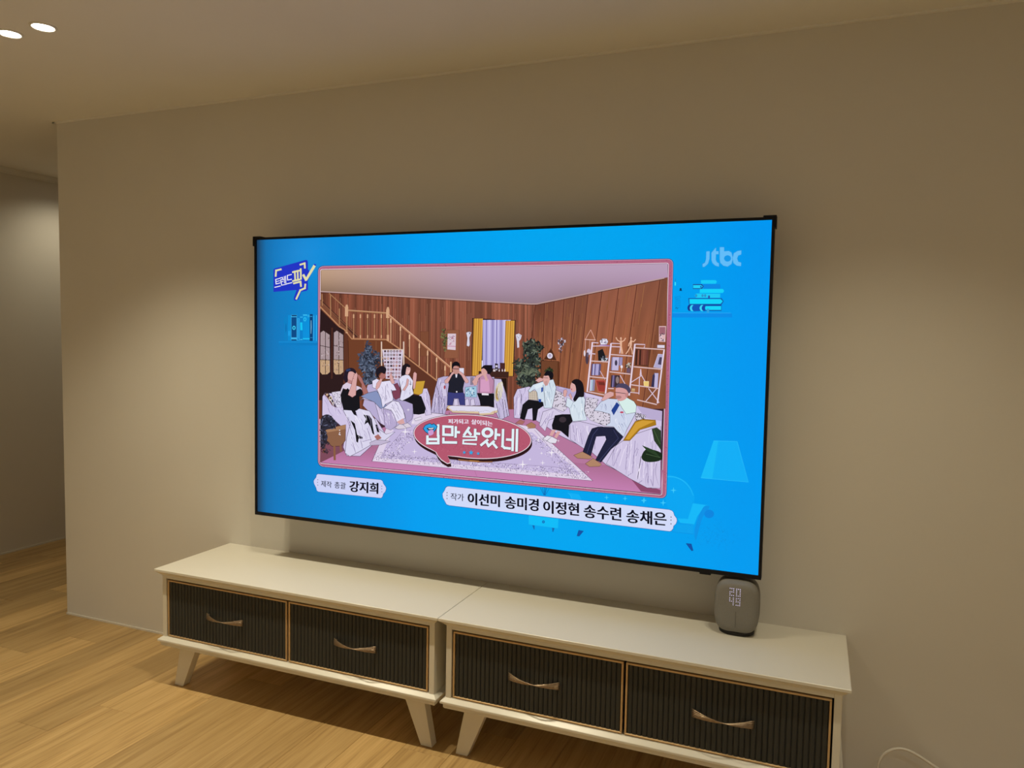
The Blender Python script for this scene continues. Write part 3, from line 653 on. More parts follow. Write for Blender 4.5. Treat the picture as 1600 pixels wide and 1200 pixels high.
# plant, blanket on a ladder
def inpoly(q, x, y):
    k = False
    for (x0, y0), (x1, y1) in zip(q, q[1:]+q[:1]):
        if (y0 > y) != (y1 > y) and x < (x1-x0)*(y-y0)/(y1-y0)+x0: k = not k
    return k
def folds(mp, pts, n, dx, dy, cols=('a497bc', 'eee6f8', 'b0a4c8', 'e8def4', '8c80a6', 'bcb0d4'), w=1.0):
    w *= .8; q = P(pts); xs = [p[0] for p in q]; ys = [p[1] for p in q]; i = t = 0
    while i < n and t < n*40:
        t += 1
        x, y = rnd.uniform(min(xs), max(xs)), rnd.uniform(min(ys), max(ys)); l = rnd.uniform(.4, 1.2); a = rnd.uniform(-.22, .22)
        ex, ey = x+(dx-dy*a)*l, y+(dy+dx*a)*l
        if inpoly(q, x, y) and inpoly(q, ex, ey):
            b = rnd.uniform(-.1, .1)
            c.ln(mp, rnd.choice(cols), rnd.uniform(.5, 1.5)*w, [(x, y), ((x+ex)/2-dy*b, (y+ey)/2+dx*b), (ex, ey)], sm=1, w2=.25); i += 1
def leafy(mp, pts, n, cols, r):
    q = P(pts); xs = [p[0] for p in q]; ys = [p[1] for p in q]
    def inside(x, y):
        k = False
        for (x0, y0), (x1, y1) in zip(q, q[1:]+q[:1]):
            if (y0 > y) != (y1 > y) and x < (x1-x0)*(y-y0)/(y1-y0)+x0: k = not k
        return k
    i = 0
    while i < n:
        x, y = rnd.uniform(min(xs), max(xs)), rnd.uniform(min(ys), max(ys))
        if inside(x, y): c.el(mp, rnd.choice(cols), x, y, r*rnd.uniform(.6, 1.4), r*rnd.uniform(.2, .45), n=6, rot=rnd.uniform(0, 3.1)); i += 1
pl1 = '470,790 500,800 510,850 575,890 585,950 550,985 540,1060 560,1140 440,1150 450,1050 415,1000 415,900 460,870'
c.pg('A', '30323f', '475,800 495,830 505,900 560,900 540,960 545,1060 540,1140 450,1140 460,1050 450,980 430,900 470,880', sm=1); leafy('A', '470,770 510,790 520,850 590,870 610,950 560,1000 550,1060 570,1150 430,1150 440,1050 400,1000 395,880 450,850', 190, ('2a2e3c', '3e465a', '4c566c', '343c50'), 20); leafy('A', pl1, 150, ('23252f', '4a5468', '5c667c', '2c3444', '6a7890'), 18)
c.pg('A', 'd2c6da', '606,842 795,842 775,1112 640,1100'); 
for i in range(8):
    for j_ in range(6):
        x, y = 632+j_*27-i*.3+i*(.8 if j_ < 3 else -.8), 856+i*32.5
        c.el('A', rnd.choice(('40303c', '8a4c58', '5a4450', '9a7080', 'b07c5c', '4c3a48')), x, y, 9.5, 10.5); c.el('A', rnd.choice(('e8e0ec', 'c8a8a0', 'd0b8c4', '2c2430')), x, y, 4.5, 5)
for x in (599, 797): c.ln('A', 'dcc4b4', 1.9, [(x, 770), (x+3, 985)])
c.ln('A', 'dcc4b4', 1.5, '600,842 797,842'); c.ln('A', 'c8a898', 1.2, '600,915 640,915')
# poster, hanging plant, ornaments
c.pg('A', '8e5840', '1182,665 1290,668 1286,918 1160,918', ol='6a3c2c', ow=.6)
c.pg('A', 'd8c4d0', '1190,700 1264,700 1262,846 1188,840'); c.pg('A', 'c890ac', '1190,806 1262,810 1262,818 1190,814')
for i in range(26): c.el('A', rnd.choice(('b05c7c', '6c5870', '9a88a0', 'c07c90')), rnd.uniform(1200, 1254), rnd.uniform(716, 796), rnd.uniform(3, 7), rnd.uniform(2, 5), n=6)
leafy('A', '1140,650 1180,655 1186,720 1170,880 1160,890 1150,780 1132,720', 70, ('3c4a2c', '54603a', '2c3624', '7a7a4a'), 11)
c.pg('A', 'd6d2e4', '1355,692 1380,682 1400,690 1392,712 1382,735 1386,800 1378,815 1360,806 1366,740'); leafy('A', '1370,680 1400,680 1398,702 1375,700', 8, ('333040', '4a4858'), 7)
c.pg('B', 'd2cede', '238,668 262,652 288,668 280,700 266,715 268,768 252,772 248,715'); leafy('B', '240,660 285,660 275,690 250,690', 8, ('f0ecf6', '6a6478'), 7)
# window
c.pg('A', '3c2420', '1408,560 1612,572 1612,1080 1402,1072'); c.pg('B', '3c2420', '-60,540 236,540 224,1010 -60,1010')
for i in range(26):
    x0, x1 = 1502+i*13.2, 1502+(i+1)*13.2
    if i > 18: break
    k_ = .5+.5*math.sin(i*1.9+1.2*math.sin(i*.7))
    c.grid([px('A', x0, 578), px('A', x1, 578), px('A', x1, 1010), px('A', x0, 1010)], 1, 2, lambda u, v, k_=k_: mixc((140, 132, 190), (206, 200, 240), k_*(1-.15*v)))
c.pg('A', 'ece8fa', '1496,940 1504,940 1504,1060 1496,1060')
for m, x0, x1, y0, y1, sk in (('A', 1420, 1502, 565, 1075, -12), ('B', 152, 228, 545, 1006, -12)):
    for i in range(8):
        a, b = x0+(x1-x0)*i/8, x0+(x1-x0)*(i+1)/8; k_ = (.35, .9, .55, 1, .4, .85, .6, .95)[i]
        c.grid([px(m, a, y0), px(m, b, y0), px(m, b+sk, y1), px(m, a+sk, y1)], 1, 2, lambda u, v, k_=k_: mixc((150, 96, 34), (224, 172, 72), k_))
# sideboard with things on it
c.pg('B', '3e241e', '-70,965 182,970 180,1022 -70,1018'); c.pg('B', '22140f', '-70,1022 176,1024 176,1290 -70,1290'); c.ln('B', '6a4234', 1.2, '168,1024 172,1200')
c.pg('B', '14121a', '-20,915 46,915 46,970 -20,970'); c.pg('B', '48282a', '108,896 150,898 150,968 110,966'); c.pg('B', '2c2028', '66,900 92,905 92,962 68,962'); c.el('B', 'd8d0e0', 80, 925, 9); c.el('B', 'a8a0b0', 80, 952, 8)
for x in (20, 52, 62, 98, 124, 145): c.pg('B', 'e8dce0', [(x, 960), (x+4, 944), (x+9, 960), (x+9, 968), (x, 968)])
# tall plant, clock cabinet, flowers
pl2 = '320,720 350,730 375,705 430,735 450,770 420,830 440,880 455,900 420,960 440,1000 410,1040 370,1090 270,1100 262,1000 245,900 300,870 330,850 320,790 300,740'
c.pg('B', '191b1d', '325,740 360,740 400,740 420,770 400,830 410,890 400,960 400,1060 360,1090 290,1090 290,1000 280,920 320,880 345,850 330,790', sm=1); leafy('B', '300,720 350,705 375,690 440,725 465,775 430,830 450,880 480,890 430,960 455,1000 420,1050 380,1095 260,1100 240,1000 225,890 300,850 315,790', 260, ('1c201e', '2e3430', '3a443a', '242826'), 22); leafy('B', pl2, 260, ('14181a', '3a4238', '4e584a', '262c2a', '6a7464', '303838'), 20)
for i in range(36):
    t = rnd.uniform(-2.9, -.25); r_ = rnd.uniform(50, 110); c.ln('B', rnd.choice(('5a6452', '747c66', '424c42')), .6, [(345, 1000), (345+r_*.6*math.cos(t), 1000+r_*.7*math.sin(t)), (345+r_*1.05*math.cos(t), 1000+r_*.7*math.sin(t)+12)], sm=1)
c.pg('B', '6e422c', '452,878 600,885 600,1080 450,1080', ol='3c2018', ow=.8); c.pg('B', '5c321f', '590,890 606,890 600,1080 590,1080')
c.pg('B', '4c2a1c', '535,772 580,876 474,868', ol='7a4a30', ow=.9); c.el('B', 'e4dcec', 525, 838, 23, 24, 16); c.el('B', 'b8aec8', 525, 838, 14, 15); c.ln('B', '40384a', .5, '525,838 525,824')
leafy('B', '600,700 640,690 655,720 630,760 618,812 600,800 605,750 585,735', 60, ('3a3440', 'd8d4e4', '5a5468', 'b0a8c4', '27222c'), 10)
leafy('B', '480,960 520,935 555,960 550,990 500,985', 40, ('2e3a24', '3c4a2e', '1e281a'), 14)
# wall hanging
c.ln('B', 'dca494', .9, '865,622 822,700'); c.ln('B', 'dca494', .9, '865,622 902,704'); c.ln('B', 'e8c4bc', 1.0, '815,702 908,708'); c.ln('B', 'dcb0a8', .7, '822,704 818,830')
c.ln('B', 'c89890', .7, '858,708 852,800'); c.el('B', 'cfc4dc', 850, 806, 17, 26); c.el('B', 'dcd0dc', 815, 818, 8, 26); c.el('B', '4c3c4c', 836, 860, 14, 50); c.el('B', '6a5a6c', 842, 830, 8, 20)
# shelving
sv, sl = 'd8c2d4', 'c6a2a0'
c.pg('B', '5e3626', '1240,780 1370,790 1350,930 1235,920'); 
for i in range(7): c.ln('B', rnd.choice(('7c4438', '8c5040', '40241e', '6a3a34')), 2.4, [(1252+i*15, 790), (1246+i*15, 915)])
def bx(x, y, w, h, col, sk=-6): c.pg('B', col, [(x, y), (x+w, y+2), (x+w+sk*h/90, y+h+2), (x+sk*h/90, y+h)], ol='4a3848', ow=.4)
c.pg('B', '1c1c20', '925,800 965,780 985,830 1000,880 930,880'); leafy('B', '950,850 1000,830 1010,880 960,895', 30, ('cfd4e0', '6c7484', '2c3438'), 9)
for x, w, col in ((876, 10, '5c548c'), (886, 14, 'c0bce0'), (900, 10, '7870a4'), (910, 30, 'aca4d0'), (938, 14, '5e5680')): bx(x, 905, w, 95, col)
for x, w, col in ((862, 14, 'cfd2ec'), (876, 12, 'b6d0e4'), (890, 14, '9890b4')): bx(x, 1035, w, 95, col)
c.pg('B', '9c3c34', '908,1042 985,1042 995,1140 932,1135', ol='d86c60', ow=.8); c.pg('B', '703028', '930,1055 985,1060 988,1085 935,1080')
c.ln('B', sv, .9, '945,965 985,1035')
bx(1042, 850, 10, 108, '9088b0'); bx(1050, 848, 56, 112, 'c0b6d8'); bx(1108, 850, 26, 70, '9c90b8'); c.el('B', '40384e', 1078, 898, 11, 24)
c.el('B', 'e8e0ec', 1125, 930, 10, 13); c.ln('B', 'e8d8d0', .9, '1125,942 1122,970'); leafy('B', '1150,920 1200,890 1205,935 1170,945', 26, ('2e3430', '4c5648', 'd8d8d0'), 9); bx(1168, 940, 32, 40, '6c5468')
for x, w, col in ((1040, 9, '2c2438'), (1050, 12, '8078a8'), (1062, 8, '5c5080'), (1070, 40, '3a2c34')): bx(x, 1000, w, 100, col)
c.el('B', '8c7878', 1090, 1040, 14, 30); c.ln('B', sv, 1.2, '1112,1000 1160,1085'); 
for a in ('1285,955 1290,1000 1340,1085', '1205,1060 1290,1005', '1275,1010 1270,1160', '1350,1110 1440,1230', '1420,1110 1325,1220', '1180,1140 1270,1150'): c.ln('B', sv, 1.3, a)
c.ln('B', sv, 1.6, '1285,950 1280,1005'); c.pg('B', 'e8c878', '1310,1052 1352,1052 1350,1092 1312,1092', ol='f4e4b0', ow=.6); bx(1398, 982, 36, 125, 'bcb4d8'); bx(1386, 1000, 16, 104, '2a2848')
c.pg('B', '343050', '1385,1000 1402,985 1390,1105 1372,1100'); c.pg('B', 'b0a8cc', '1430,825 1472,828 1462,945 1392,935', ol='e0d8ee', ow=.6); c.pg('B', '4a4058', '1442,850 1462,852 1455,915 1428,910')
c.pg('B', 'd8b0b4', '1436,592 1496,592 1490,725 1436,722'); c.pg('B', '9c6470', '1440,600 1490,600 1488,660 1440,660'); leafy('B', '1445,650 1490,650 1488,720 1445,715', 16, ('3c3444', 'e4d8e4', '7c6474'), 9)
bx(1422, 748, 62, 26, 'dcd2e4', 0)
for a in ('880,725 838,1140', '1036,735 990,1165', '1236,740 1188,1170'): c.ln('B', sv, 2.6, a); c.ln('B', 'f0e0ec', .9, a)
c.ln('B', sv, 2.4, '1480,785 1425,1235'); c.ln('B', 'f0e0ec', .9, '1480,785 1425,1235')
for a in ('880,728 930,732', '880,758 1025,756', '1036,735 1118,738 1108,820', '1040,762 1115,765', '1236,742 1320,746 1312,775', '868,820 905,824'): c.ln('B', sv, 1.5, a)
c.ln('B', '9c6cac', 1.4, '940,748 1030,756')
for a in ('870,882 1012,890', '858,1012 1002,1026', '848,1138 985,1165', '1032,828 1212,842', '1025,972 1198,992', '1012,1110 1060,1112', '1240,772 1482,788', '1226,930 1462,952', '1206,1080 1440,1112', '1255,1205 1420,1245'): c.ln('B', sl, 1.9, a); c.ln('B', 'e4ccd0', .7, a)
c.pg('B', 'dcd6e6', '940,715 965,695 1000,698 1012,720 1000,745 950,748', ol='55485c', ow=.5); leafy('B', '950,705 1000,702 1000,740 955,742', 22, ('8a829c', 'f0ecf6', '4c4458'), 8)
mq = 'e4b498'
for a in ('1118,695 1120,730 1118,760 1122,822', '1122,760 1134,822', '1112,722 1090,710 1076,686', '1124,722 1145,712 1158,690', '1203,690 1202,730 1200,755 1212,800 1214,826', '1200,755 1178,800 1160,824', '1200,716 1186,740 1182,760', '1206,716 1225,722 1242,702'): c.ln('B', mq, 1.5, a)
c.pg('B', mq, '1108,715 1128,715 1126,765 1112,765'); c.pg('B', mq, '1194,712 1212,712 1208,758 1194,756'); c.el('B', mq, 1118, 694, 7, 10); c.el('B', mq, 1203, 692, 7, 10)
c.el('B', 'b89068', 1222, 1130, 16, 14); c.pg('B', 'c8a878', '1210,1110 1238,1112 1236,1126 1210,1124')
# floor and carpet
c.pg('Z', 'b5779c', [(501.6, 700), (640, 655), (700, 642), (840, 640), (935, 660), (1034, 720), (1033, 772.2), (502, 722.4)])
def flc(u, v): return mixc((164, 104, 136), (196, 128, 178), min(1, v*.9+.25*math.sin(3*u)))
c.grid([(501.6, 690), (1036, 735), (1033, 772.4), (501.8, 722.4)], 14, 4, flc)
c.pg('D', '8c4a6c', '1200,1000 1452,1100 1452,1130 1290,1110'); c.pg('C', '7c4a5a', '62,800 280,800 280,880 70,985 62,985')
c.ln('D', '8c5278', .5, '300,1010 310,1040'); c.ln('C', 'a86c90', .5, '1440,1060 1460,1110')
cq = [px('C', 528, 974), px('D', 884, 1020), px('D', 395, 575), px('C', 800, 600)]
c.pg('Z', '6a4c68', [(cq[0][0]-1.2, cq[0][1]+.3), (cq[1][0]+1.5, cq[1][1]+.6), (cq[2][0]+.9, cq[2][1]), (640, 640), (cq[3][0]-20, cq[3][1])])
c.pg('Z', 'dccfe6', [cq[0], cq[1], cq[2], (640, 641), (cq[3][0]-20, cq[3][1])])
c.pg('Z', 'c4b6dc', [px('C', 600, 945), px('D', 800, 975), px('D', 380, 620), px('C', 770, 640), px('C', 700, 720)])
for i in range(1500):
    u_ = rnd.random(); w_ = rnd.random()
    if rnd.random() < .62: a, b = px('C', 545, 966), px('D', 850, 1008); o_ = (0, -13*w_)
    elif rnd.random() < .55: a, b = px('D', 850, 1005), px('D', 480, 640); o_ = (-30*w_, 1-w_*2)
    else: a, b = px('C', 560, 950), px('C', 820, 690); o_ = (24*w_, 5*w_)
    x, y = a[0]+(b[0]-a[0])*u_+o_[0], a[1]+(b[1]-a[1])*u_+o_[1]
    c.el('Z', rnd.choice(('7c7090', '5c5070', 'a89cc0', 'efe6f4', 'efe6f4', '6a5c7c')), x, y, rnd.uniform(.4, 1.5), rnd.uniform(.25, .6), n=5, rot=rnd.uniform(0, 3))
for a in ([px('C', 615, 925), px('D', 560, 905), px('D', 690, 925)], [px('C', 600, 938), px('C', 800, 705)], [px('D', 690, 930), px('D', 400, 600)]): c._line(a, '8c7ca0', .5)
# sofas draped in pale cloth
sf, sd, so = 'd0c4e4', '9a8cb4', '4c4258'
c.pg('C', 'b8acd2', '480,300 560,280 760,250 780,450 880,440 900,560 860,680 720,700 600,640 440,480', sm=0)
c.pg('C', sf, '78,400 100,370 180,372 250,420 330,520 560,600 640,730 420,930 300,925 268,850 290,700 140,570 78,570', ol=so, ow=.7)
c.pg('C', '6a3f3c', '90,376 130,368 160,420 200,500 165,480 120,410'); c.pg('C', '1c181e', '92,378 132,370 165,420 205,500 170,470 130,400'); c.el('C', 'd4c0a8', 150, 418, 16, 22); c.el('C', '1c181e', 150, 418, 8, 11); c.el('C', 'c8a890', 120, 384, 12, 10); c.el('C', 'c8b8a8', 176, 462, 9, 14)
c.pg('C', 'd8d0e2', '160,362 240,352 250,500 205,495 180,430', ol=so, ow=.5); 
for i in range(34): c.el('C', '5c5468', rnd.uniform(176, 244), rnd.uniform(362, 490), 5, 3, n=5, rot=rnd.uniform(0, 3))
c.pg('C', sf, '410,440 430,420 545,450 560,500 600,640 690,690 700,560 700,520 640,505 600,430 480,390', ol=so, ow=.6); c.pg('C', 'b6a8ce', '620,512 700,530 745,600 740,660 690,700 640,680', ol=so, ow=.5)
c.pg('C', 'ada0c8', '690,420 800,440 880,445 888,520 880,600 830,640 815,560 760,450', ol=so, ow=.6)
c.pg('C', sf, '940,330 1010,330 1035,400 1052,560 1000,570 985,500 940,400', ol=so, ow=.7)
c.pg('C', 'b8acd0', '1048,545 1060,430 1105,240 1160,222 1450,222 1610,230 1610,480 1190,490 1170,560', ol=so, ow=.7)
c.pg('C', 'd0c6e2', '1130,280 1170,280 1190,400 1150,400', ol=so, ow=.5); c.el('C', 'a84050', 1166, 320, 8, 18)
for q in ('1085,380 1075,540', '1110,330 1120,550', '1140,410 1150,555', '1160,420 1172,520', '1090,300 1130,420'): c.ln('C', so, .7, q)
c.pg('D', 'c4bada', '0,170 120,178 160,300 190,480 110,520 60,420 -20,400', ol=so, ow=.7); c.el('D', 'd0c8a0', 100, 285, 32, 80, rot=.15); c.el('D', 'b08c40', 96, 290, 20, 60, rot=.15); c.el('D', 'd8d0c0', 112, 270, 22, 74, rot=.15)
for q in ('130,330 150,500', '150,350 175,490', '80,380 110,500'): c.ln('D', so, .8, q)
for x in (1250, 1350, 1400): c.pg('C', 'd2c8e4', [(x, 430), (x+30, 420), (x+40, 480), (x, 485)], ol=so, ow=.6)
c.pg('C', '9cc4dc', '1350,320 1450,310 1455,410 1350,405', ol=so, ow=.5); leafy('C', '1360,330 1440,325 1440,400 1365,395', 46, ('e4ecf2', '3c5c7c', 'c8dce8', '54749c'), 9)
c.pg('C', '8a7c90', '1395,230 1425,230 1420,300 1395,300'); c.pg('C', 'dcd8ea', '1290,150 1336,150 1336,205 1295,205')
folds('C', '78,400 100,370 180,372 250,420 330,520 330,640 300,700 268,850 290,700 140,570 78,570', 14, 40, 90); folds('C', '410,440 430,420 545,450 560,500 600,640 690,690 700,560 640,505 600,430 480,390', 16, 30, 90)
folds('C', '620,512 700,530 745,600 740,660 690,700 640,680', 10, 10, 80); folds('C', '940,330 1010,330 1035,400 1052,560 1000,570 985,500', 10, 14, 90); folds('C', '1048,545 1060,430 1105,240 1190,240 1190,490 1170,560', 26, -14, 100); folds('C', '1190,430 1450,420 1600,420 1600,480 1190,486', 14, 3, 40)
folds('D', '0,170 120,178 160,300 190,480 110,520 60,420', 18, 26, 110)
# right sofa
c.pg('D', sf, '225,330 255,262 350,240 420,260 580,235 820,290 1240,400 1465,445 1450,1085 1380,1085 1190,990 1000,890 860,770 600,640 480,560 410,520 230,500', ol=so, ow=.7)
c.pg('D', 'b3a5cc', '580,235 820,290 830,350 560,300'); c.pg('D', 'b9abd0', '1250,400 1465,448 1462,530 1320,500')
c.pg('D', 'd4cae4', '470,450 560,420 640,470 520,520 490,610 440,560', ol=so, ow=.6); c.pg('D', 'cdc2e0', '695,540 780,530 990,580 880,640 850,780 700,680', ol=so, ow=.6)
c.pg('D', 'cfc4e2', '1080,730 1200,650 1380,590 1455,570 1452,1080 1340,1080 1190,1000 1000,880', ol=so, ow=.6)
for q in ('250,330 240,480', '290,300 280,480', '330,360 300,480', '420,440 400,520', '500,500 450,580', '720,560 740,690', '780,600 800,720', '900,660 905,760', '1120,760 1060,900', '1180,720 1160,930', '1240,690 1220,960', '1290,820 1260,1010', '1340,800 1350,1040', '1400,860 1390,1060', '1180,980 1210,960', '1270,1040 1300,1020', '1390,1070 1370,1010'):
    c.ln('D', rnd.choice((so, sd, sd)), .9, q); 
for q in ('270,320 262,470', '1150,760 1110,900', '1210,720 1190,940', '1320,700 1310,1000', '750,570 770,700', '1380,640 1376,980'): c.ln('D', 'e8def4', 1.1, q)
folds('D', '225,330 255,262 350,240 345,380 280,490 230,500', 16, -14, 100); folds('D', '470,450 560,420 640,470 520,520 490,610 440,560', 10, -30, 80); folds('D', '695,540 780,530 990,580 880,640 850,780 700,680', 16, 6, 80)
folds('D', '1080,730 1200,650 1380,590 1455,570 1452,1080 1340,1080 1190,1000 1000,880', 46, -14, 150); folds('D', '580,235 820,290 830,350 560,300', 8, 60, 14); folds('D', '400,400 480,420 440,520 400,520', 5, -6, 60)
def dotpad(pts):
    c.pg('D', 'd6cede', pts, ol=so, ow=.5); leafy('D', pts, 44, ('3c3444', '2c2634', '554a5c'), 8)
dotpad('565,262 640,300 672,420 640,450 545,410'); dotpad('830,330 930,345 905,470 860,510 815,470'); dotpad('900,430 1030,470 1030,550 990,570 855,515'); dotpad('1245,460 1330,480 1310,530 1240,520')
c.pg('D', 'd2c4b4', '350,275 425,275 425,355 350,350', ol=so, ow=.5)
for i in range(5): c.ln('D', '8c7c70', .4, [(352+i*16, 278), (352+i*16, 350)]); c.ln('D', '8c7c70', .4, [(352, 284+i*16), (424, 286+i*16)])
# people: left sofa
sk, s2, bk_, wh = 'd6a4a2', 'a86c66', '15141b', 'e2dcf2'
O = '2c2434'
# first woman, black bodice over white
c.pg('C', 'd9d4ec', '262,520 412,508 500,530 545,600 585,690 650,735 730,715 640,790 540,815 430,880 330,932 285,900 300,760 330,640', ol=O, ow=.6)
c.pg('C', bk_, '330,610 370,640 392,740 440,760 440,776 405,775 400,812 385,800 372,700'); c.pg('C', bk_, '445,562 495,570 520,600 530,660 545,740 530,735 510,670 485,630 455,650 470,600'); c.pg('C', bk_, '552,650 570,650 590,720 570,715')
c.pg('C', bk_, '335,520 370,520 392,575 360,560')
for q in ('300,600 350,740', '340,760 380,900', '420,780 440,860', '480,680 520,800', '560,760 600,780', '440,800 520,780'): c.ln('C', '8c80a4', .7, q)
folds('C', '290,540 412,520 500,540 545,610 585,690 620,730 540,800 430,870 330,920 290,880 310,700', 30, 40, 110, ('b4a8cc', 'f0ecfa', 'a498bc', 'f4f0fc', '8c80a4'), .9)
c.pg('C', s2, '545,755 580,735 610,770 570,790'); c.pg('C', 'c0b4d0', '505,810 560,785 640,790 690,800 600,830 510,835', ol=O, ow=.5)
c.pg('C', 'd8c8dc', '240,345 258,300 295,272 335,290 405,312 440,335 430,360 380,350 320,345 262,330 238,400', sm=0, ol=O, ow=.5)
c.pg('C', bk_, '240,385 262,325 285,345 302,325 320,345 308,390 345,408 376,385 384,345 415,330 438,352 432,392 408,402 414,505 380,528 340,525 268,520 246,440')
c.pg('C', s2, '428,335 425,290 400,252 385,212 402,205 430,240 442,275 472,330 492,385 476,405 445,385', ol='5c2c30', ow=.5)
c.pg('C', sk, '300,215 312,182 345,178 372,200 372,238 350,265 318,268 300,250', sm=1); c.pg('C', 'b88484', '300,245 345,262 330,292 292,275')
c.pg('C', sk, '306,385 335,300 345,245 362,200 378,185 390,205 384,260 378,320 376,388 345,408', ol='6c3c40', ow=.5)
c.pg('C', '241a28', '266,215 276,172 310,148 350,150 376,178 370,198 342,180 312,184 302,222 304,262 286,278 264,245', sm=1)
c.pg('C', '2c3a62', '285,160 320,152 330,168 290,180')
c.ln('C', '5c3038', .5, '352,200 362,206'); c.ln('C', '8c4a50', .5, '345,240 358,242')
# pot plant at the left edge
c.pg('C', '8a6048', '105,690 290,650 288,790 250,840 170,842 120,800', sm=0, ol='3c2420', ow=.7); c.pg('C', 'a87c5c', '105,690 290,650 285,690 120,720')
c.ln('C', '8a5c44', 3.4, '190,840 195,965'); c.ln('C', '8a5c44', 3.0, '245,830 250,890'); c.ln('C', '7a4c38', 3.0, '110,790 95,900')
pp = '66,600 110,560 160,575 205,640 190,680 110,700 130,760 100,850 70,840 64,720'
c.pg('C', '2c2a38', pp, sm=1); leafy('C', pp, 90, ('1c1c26', '4a4c62', '3a3a4e', '5c607a', '26242e'), 16); leafy('C', '70,780 140,800 160,910 80,900', 30, ('3a2c38', '4a3c48', '2a2028'), 14)
for x, y in ((235, 700), (232, 735), (240, 740), (236, 722)): c.el('C', 'e8e0e8', x, y, 5)
# second, short hair, all in white
c.pg('C', '8692bc', '480,370 560,350 600,400 655,490 600,510 540,450 420,400', ol=O, ow=.6)
c.pg('C', '7c3f54', '700,300 745,280 770,330 775,410 730,430 700,400', ol=O, ow=.5)
c.pg('C', wh, '520,262 560,242 610,268 680,258 715,300 738,345 705,350 690,340 710,410 705,440 640,470 615,500 600,420 562,335 525,320', ol=O, ow=.6)
c.pg('C', wh, '622,505 705,440 760,448 800,520 818,592 745,630 715,560 690,520', ol=O, ow=.6); c.ln('C', '9088a8', .7, '700,470 760,600'); c.ln('C', '9088a8', .7, '640,300 640,440')
folds('C', '530,270 600,275 680,262 710,320 690,340 705,430 640,465 600,410 565,335', 12, 10, 60, ('b8b0cc', 'f4f0fc', '9a90b0')); folds('C', '622,510 705,445 760,455 800,530 805,590 750,620 700,520', 10, 40, 70, ('b8b0cc', 'f4f0fc', '9a90b0'))
c.pg('C', sk, '552,330 560,285 590,248 606,215 640,195 642,225 612,250 585,318 560,342', ol='6c3c40', ow=.4); c.pg('C', sk, '672,218 688,190 702,228 724,282 700,292 682,262', ol='6c3c40', ow=.4)
c.pg('C', s2, '582,225 600,195 640,188 636,235 605,250'); c.pg('C', '1e1822', '552,165 600,130 645,152 632,200 600,188 578,212 582,238 560,222', sm=1)
c.pg('C', sk, '745,625 800,595 815,640 770,650'); c.pg('C', 'd8ccdc', '725,680 770,645 830,660 830,685 760,692', ol=O, ow=.5); c.pg('C', 'd8ccdc', '800,650 840,635 880,668 830,680', ol=O, ow=.5)
# third woman, white blouse, black skirt
c.pg('C', 'c89c38', '898,268 992,262 968,372 940,388 888,376', ol='5c4420', ow=.6)
c.pg('C', bk_, '800,436 880,384 960,398 1002,505 990,552 940,562 890,558 885,470', sm=0)
c.pg('C', 'dedcf0', '758,245 800,205 850,212 886,262 880,330 892,378 850,410 790,440 768,428 782,350', ol=O, ow=.6)
folds('C', '770,250 800,215 850,220 880,262 875,330 885,375 850,400 790,430 785,350', 10, -4, 60, ('b8b0cc', 'f8f4fc', '9a90b0'))
for q in ('860,260 865,300', '850,290 870,295'): c.ln('C', '4c4458', .7, q)
c.pg('C', sk, '792,345 822,300 832,240 848,252 842,300 812,350', ol='6c3c40', ow=.4); c.pg('C', sk, '884,235 888,195 900,182 918,198 916,240 904,330 886,335', ol='6c3c40', ow=.4)
c.pg('C', 'e0b4b0', '812,165 830,135 858,145 858,180 840,208 818,200', sm=1); c.pg('C', '1a141c', '780,210 786,140 820,108 856,124 852,145 828,140 818,190 810,212', sm=1)
c.el('C', 'f4e4e4', 845, 182, 5, 3); c.ln('C', '4c2c34', .45, '828,152 836,151'); c.ln('C', '4c2c34', .45, '845,154 852,155'); c.el('C', '2c1c24', 832, 157, 2.5); c.el('C', '2c1c24', 849, 159, 2.5); c.ln('C', 'c08884', .4, '842,158 840,170'); c.pg('C', 'e0d8ea', '895,600 960,580 970,602 910,618', ol=O, ow=.4)
# centre pair
c.pg('C', '3a3c78', '1195,365 1240,345 1310,345 1345,380 1352,480 1305,478 1290,420 1250,420 1240,480 1190,480', ol=O, ow=.5)
c.pg('C', '1e1f2c', '1198,240 1215,190 1262,185 1330,195 1345,260 1330,330 1335,365 1262,370 1195,362 1205,300', ol='0c0c14', ow=.5)
c.pg('C', sk, '1165,260 1210,220 1225,195 1250,172 1262,185 1232,215 1195,285 1170,285', ol='6c3c40', ow=.4); c.pg('C', sk, '1380,262 1345,215 1322,190 1290,172 1280,185 1315,215 1355,285 1378,280', ol='6c3c40', ow=.4)
c.pg('C', 'c08c84', '1238,150 1262,128 1296,150 1292,190 1270,205 1245,192', sm=1); c.pg('C', '121018', '1230,152 1234,110 1268,90 1300,112 1302,150 1290,132 1250,132 1240,152', sm=1)
c.ln('C', '1c1420', .9, '1240,155 1295,158'); c.pg('C', 'dcd8e8', '1262,205 1280,205 1275,235 1265,232'); c.el('C', 'e8e4ec', 1275, 360, 7)
c.pg('C', 'bb88a8', '1465,255 1490,225 1540,235 1610,250 1610,372 1462,372', ol=O, ow=.5); c.pg('D', 'bb88a8', '-60,130 20,132 58,190 50,290 20,312 -60,312', ol=O, ow=.5)
c.pg('C', 'd49cc0', '1490,250 1560,250 1570,360 1485,360')
c.pg('C', bk_, '1455,372 1610,376 1610,500 1490,500 1480,440'); c.pg('D', bk_, '-70,300 20,300 55,330 35,420 -40,420'); c.pg('C', 'e8e0ea', '1498,372 1560,376 1560,392 1500,390')
c.pg('C', sk, '1412,270 1450,215 1500,195 1505,215 1470,240 1455,300 1430,305', ol='6c3c40', ow=.4); c.pg('C', 'd4a09c', '1492,165 1520,150 1545,175 1540,205 1505,215', sm=1)
